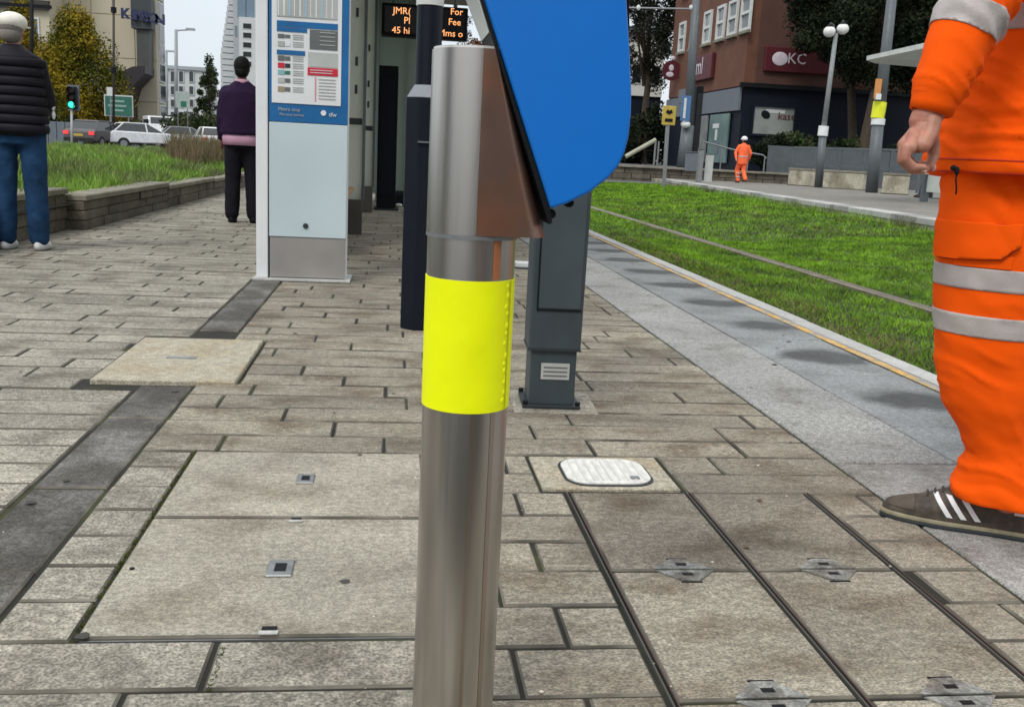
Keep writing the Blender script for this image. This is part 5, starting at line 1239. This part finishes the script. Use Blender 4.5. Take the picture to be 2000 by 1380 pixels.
jme = bake(jt, .0075, 3, [(.17, .026, ((1.2, 1.2, .7), (.6, .4, 0)))])
folds(jme, [((1.19, 1.87, 1.02), (.75, 0, .55), (.10, .3, .08), .042, .007), ((1.27, 1.87, .93), (-.35, 0, 1), (.12, .3, .07), .055, .006), ((1.16, 1.87, .90), (.9, 0, .3), (.07, .3, .05), .04, .006),
            ((1.12, 1.80, 1.13), (.6, 0, .7), (.08, .12, .05), .05, .005), ((1.06, 1.80, 1.00), (.5, 0, .9), (.08, .12, .03), .026, .004), ((1.32, 1.87, .87), (.2, 0, 1), (.15, .3, .03), .035, .004)])
KK(jme, 'jacket', M_or)
ax = (mid - pc).normalized()
def sband(c, hw, nm='sleeve_band'):
    dirn = tuple(ax); neg = tuple(-ax)
    near = ((c.x, 2.0, c.z), (0, 1, 0)); rt = (c + Vector((.075, 0, -.01)), tuple(Vector((ax.z, 0, -ax.x))))
    keep(patch(jme, [(c + ax * hw, dirn), (c - ax * hw, neg), near, rt], .0025, M_refl, nm, t))
sband(P(1895, 42, 1.83), .027)
cv_ = (pc - cuff).normalized(); c1_ = cuff + cv_ * .038
cm_ = MB().tube([cuff + cv_ * .012, cuff, cuff + cv_ * .003, cuff + cv_ * .018, c1_, c1_ + cv_ * .003, c1_ + cv_ * .02], [.034, .036, .0405, .0425, .0455, .0475, .0475], 28, cap=False)
cfo = W(cm_, 'cuff', M_or, t, smooth=True)
# cuff edge line
keep(patch(jme, [((1.4, 2.0, 1.18), (0, 0, 1)), ((1.4, 2.0, 1.13), (0, 0, -1)), ((1.235, 2.0, 1.15), (-1, 0, 0))], .0025, M_refl, 'chest_band', t))
M_seam_shade = mat('orange_seam_shade', (.50, .03, .001), .8)
for z in (.866, .8395): keep(patch(jme, [((1.4, 2.0, z + .0018), (0, 0, 1)), ((1.4, 2.0, z - .0018), (0, 0, -1)), ((1.2, 2.12, 1), (0, 1, 0))], .0012, M_seam_shade, 'hem_seam_shade', t))  # stitch line above, hem edge's shadow line painted in dark orange below
# dark cord hanging below the hem, front
c = P(1868, 335, 1.87); W(MB().tube([c + Vector((.0, -.005, .006)), c + Vector((-.004, -.008, -.015)), c + Vector((.001, -.006, -.03)), c + Vector((.006, .0, -.045))], .0018, 8), 'drawcord', M_blk, t)
W(MB().ball(P(1862, 328, 1.86), (.006, .005, .006)).ball(P(1869, 334, 1.86), (.005, .005, .009)), 'toggle', M_blk, t)
# body with head and hand as one surface
b = MB()
b.loft([((1.38, 2.14, .9), .12, .17, R(-20)), ((1.38, 2.13, 1.1), .11, .15, R(-20)), ((1.40, 2.14, 1.3), .12, .17, R(-20)), ((1.41, 2.15, 1.42), .1, .15, R(-20)), ((1.41, 2.15, 1.5), .055, .06), ((1.405, 2.15, 1.62), .052, .055)])
hc = Vector((1.39, 2.16, 1.72)); qh = Quaternion((0, 0, 1), math.atan2(fy.y, fy.x) - R(90))
b.ball(hc, (.077, .097, .112), 20, 14, qh).ball(hc + fy * .04 + Vector((0, 0, -.07)), (.05, .055, .05), q=qh).ball(hc + fy * .105 + Vector((0, 0, -.02)), (.013, .02, .024), q=qh)
for s_ in (-1, 1): b.ball(hc + side * s_ * .08 + Vector((0, 0, -.015)), (.012, .02, .032), q=qh)
b.limb([sh, elb, P(1818, 212, YA)], [.055, .045, .029]); b.limb([sh2, el2, wr2, wr2 + Vector((-.03, 0, -.08))], [.055, .045, .03, .032])
for i, (lx, ly) in enumerate(((0, 0), (off2.x, off2.y))):
    b.limb([(1.38 + lx, 2.06 + ly, .88), (1.38 + lx, 2.03 + ly, .5), (1.46 + lx + i * .19, 2.03 + ly, .09)], [.09, .06, .042])
bme = bake(b, .008, 3); KK(bme, 'body', M_skin)
for s_ in (-1, 1): W(MB().ball(hc + fy * .085 + side * s_ * .032 + Vector((0, 0, .012)), .012), 'eye', M_offw, t)
W(MB().ball(hc + Vector((0, 0, .02)) - fy * .012, (.085, .103, .105), 20, 12, qh), 'hair', mat('brown_hair', (.06, .04, .025), .8), t, smooth=True)
# left hand, finely modelled; continues the forearm out of the cuff
h = MB()
w0 = P(1822, 208, YA); w1 = P(1806, 236, YA); kn = P(1779, 283, YA)
wd = Vector((0, 1, 0))
h.tube([w0, w1], [.030, .029], 18).ball(w1, .029)
for k_ in range(9):                                   # palm: flattened blade between wrist and knuckles
    f_ = k_ / 8; p0 = w1.lerp(kn, f_); p0 = p0 + Vector((.004 * math.sin(f_ * 3), 0, 0))
    for m_ in range(5):
        o = wd * ((m_ - 2) / 2 * (.018 + .016 * f_)); h.ball(p0 + o + Vector((.006, 0, 0)), .0175 - .002 * f_, 10, 8)
kn2 = [P(1772, 289, YA - .036), P(1768, 283, YA - .014), P(1769, 279, YA + .010), P(1773, 275, YA + .033)]
f1 = [P(1768, 311, YA - .039), P(1763, 312, YA - .015), P(1764, 312, YA + .010), P(1768, 308, YA + .034)]
f2 = [P(1784, 327, YA - .040), P(1781, 330, YA - .016), P(1783, 331, YA + .009), P(1787, 325, YA + .032)]
f3 = [P(1803, 327, YA - .037), P(1805, 330, YA - .015), P(1807, 330, YA + .007), P(1808, 323, YA + .028)]
rr_ = [.0085, .0100, .0104, .0100]
for i in range(4):
    h.limb([w1.lerp(kn2[i], .55), kn2[i] + Vector((.006, 0, 0))], [.013, .0125], 12)
    h.limb([kn2[i], f1[i], f2[i], f3[i]], [rr_[i] + .0022, rr_[i] + .0008, rr_[i], rr_[i] - .0014], 12)
# thumb leaves the palm's far side near the wrist and comes down to meet the finger tips
th = [P(1815, 252, YA + .012), P(1822, 280, YA + .030), P(1824, 304, YA + .028), P(1816, 325, YA + .018)]
h.limb(th, [.0165, .0135, .0112, .0090], 12)
h.ball(P(1806, 262, YA + .01), (.016, .02, .024)).ball(P(1800, 258, YA - .016), (.015, .013, .024))
hme = bake(h, .0021, 4); KK(hme, 'left_hand', M_skin)
W(MB().ball(th[3] + Vector((.0075, -.002, -.002)), (.0035, .006, .0075)), 'fingernail', M_nail, t, smooth=True)
for i in range(4):
    W(MB().ball(f3[i] + Vector((.003, 0, -rr_[i] + .0015)), (.006, .0055, .002)), 'fingernail', M_nail, t, smooth=True)
# shoes
def shoe(toe, heel, nm, full=True):
    toe = Vector(toe); heel = Vector(heel); d = (heel - toe); L_ = d.length; d.normalize(); n_ = Vector((-d.y, d.x, 0))
    prof = [(0, .012, .030), (.04, .026, .043), (.12, .038, .053), (.22, .045, .064), (.33, .047, .082), (.44, .045, .102), (.54, .041, .112), (.64, .037, .096), (.76, .035, .086), (.88, .034, .092), (.97, .026, .090), (1, .014, .078)]
    def ring(zlo, fw, zf, ex=0):
        vs = []; seg = 16
        for (tt, hw, h_) in prof:
            c = toe + d * (tt * (L_ + 2 * ex) - ex)
            for k_ in range(seg):
                a = math.pi * k_ / (seg - 1); w_ = (hw * fw + ex) * math.cos(a)
                z = zlo + (zf(h_) - zlo) * math.sin(a) ** .6
                vs.append(c + n_ * w_ + Vector((0, 0, z)))
        N_ = len(prof); fs = []
        for i in range(N_ - 1):
            for k_ in range(seg - 1): fs.append((i * seg + k_, i * seg + k_ + 1, (i + 1) * seg + k_ + 1, (i + 1) * seg + k_))
            fs.append((i * seg, (i + 1) * seg, (i + 1) * seg + seg - 1, i * seg + seg - 1))
        fs += [tuple(range(seg))[::-1], tuple(range((N_ - 1) * seg, N_ * seg))]
        return vs, fs
    vs, fs = ring(.018, 1, lambda h_: h_); me = bake(MB().add(vs, fs), .0035, 3)
    so_ = KK(me, nm, M_suede)
    out_ = [(toe + d * (p[0] * (L_ + .008) - .004) + n_ * s_ * (p[1] + .003)) for s_ in (1,) for p in prof] + [(toe + d * (p[0] * (L_ + .008) - .004) - n_ * (p[1] + .003)) for p in reversed(prof)]
    W(MB().prism([(v.x, v.y) for v in out_], 2, .010, .021), 'midsole', M_gum, t, bevel=.003); W(MB().prism([(v.x, v.y) for v in out_], 2, .001, .0095), 'outsole', M_totd, t, bevel=.002)
    if full:
        ns = -n_ if (-n_).y < 0 else n_
        for k_ in range(3):
            c = toe + d * (L_ * (.37 + .085 * k_)) + ns * .03; dr = Vector((d.x * .9, d.y * .9, .0)) ; pn = (d * .80 + Vector((0, 0, .6))).normalized()
            c = c + Vector((0, 0, .055))
            keep(patch(me, [(c + pn * .0055, tuple(pn)), (c - pn * .0055, tuple(-pn)), (c, tuple(-ns)) if 0 else (toe + ns * .012, tuple(-ns)), ((0, 0, .032), (0, 0, -1)), ((0, 0, .083), (0, 0, 1))], .0022, M_white, 'shoe_stripe', t))
        keep(patch(me, [(toe + d * (L_ * .79), tuple(-d)), ((0, 0, .060), (0, 0, -1)), (toe + d * (L_ * .92), tuple(d))], .0018, M_white, 'heel_tab', t))
        keep(patch(me, [(toe + d * (L_ * .20), tuple(d)), ((0, 0, .034), (0, 0, -1)), (toe + d * (L_ * .02), tuple(-d))], .0015, mat('shoe_toe', (.085, .068, .05), .75, var=.3, scale=30, local=True), 'toe_cap', t))
        lc = MB()
        for k_ in range(6):
            c = toe + d * (L_ * (.27 + .045 * k_)); z = .072 + .0075 * k_; lc.tube([c - n_ * .018 + Vector((0, 0, z - .002)), c + Vector((0, 0, z + .006)), c + n_ * .018 + Vector((0, 0, z - .002))], .0026, 6)
        W(lc, 'laces', mat('lace_dark', (.05, .045, .04), .9), t)
        W(MB().tube([toe + d * (L_ * .66) + Vector((0, 0, .07)), toe + d * (L_ * .66) + Vector((0, 0, .15))], [.042, .040], 20), 'sock', M_blk, t, smooth=True)
shoe((1.228, 2.165, 0), (1.545, 1.985, 0), 'shoe'); shoe((1.64, 2.40, 0), (1.95, 2.24, 0), 'shoe', False)

# ------------------------------------------------------------------ unseen blocks added behind the viewer to shape the bollard's reflections
t = thing('reflection_brick_block', (3, -14, 0), 'unseen brown brick block behind the viewpoint, added for the bollard reflections', 'building')
W(MB().box(-.3, 24, -22, -14, -.4, 9), 'wall', mat('reflection_brick_block', (.13, .075, .055), .85, var=.15, scale=2), t); W(MB().box(-.6, 24.3, -22.3, -13.7, 9.01, 9.5), 'roof', M_fgrey, t)
t = thing('reflection_dark_block', (-20, -8, 0), 'unseen dark brown block left of the viewpoint, added to darken the bollard reflections', 'building')
W(MB().box(-34, -17, -5, 1.5, -.4, 10), 'wall', mat('reflection_dark_block', (.05, .045, .04), .85, var=.15, scale=2), t); W(MB().box(-34.3, -16.7, -5.3, 1.8, 10.01, 10.5), 'roof', M_fgrey, t)
tag(MB().box(-30, 30, -13.5, -1.2, -.42, -.02).build('pavement_behind', M_tar), kind='structure')
SC.cycles.filter_width = 1.6 if hasattr(SC, 'cycles') else 1.5
SC.cycles.max_bounces = 6
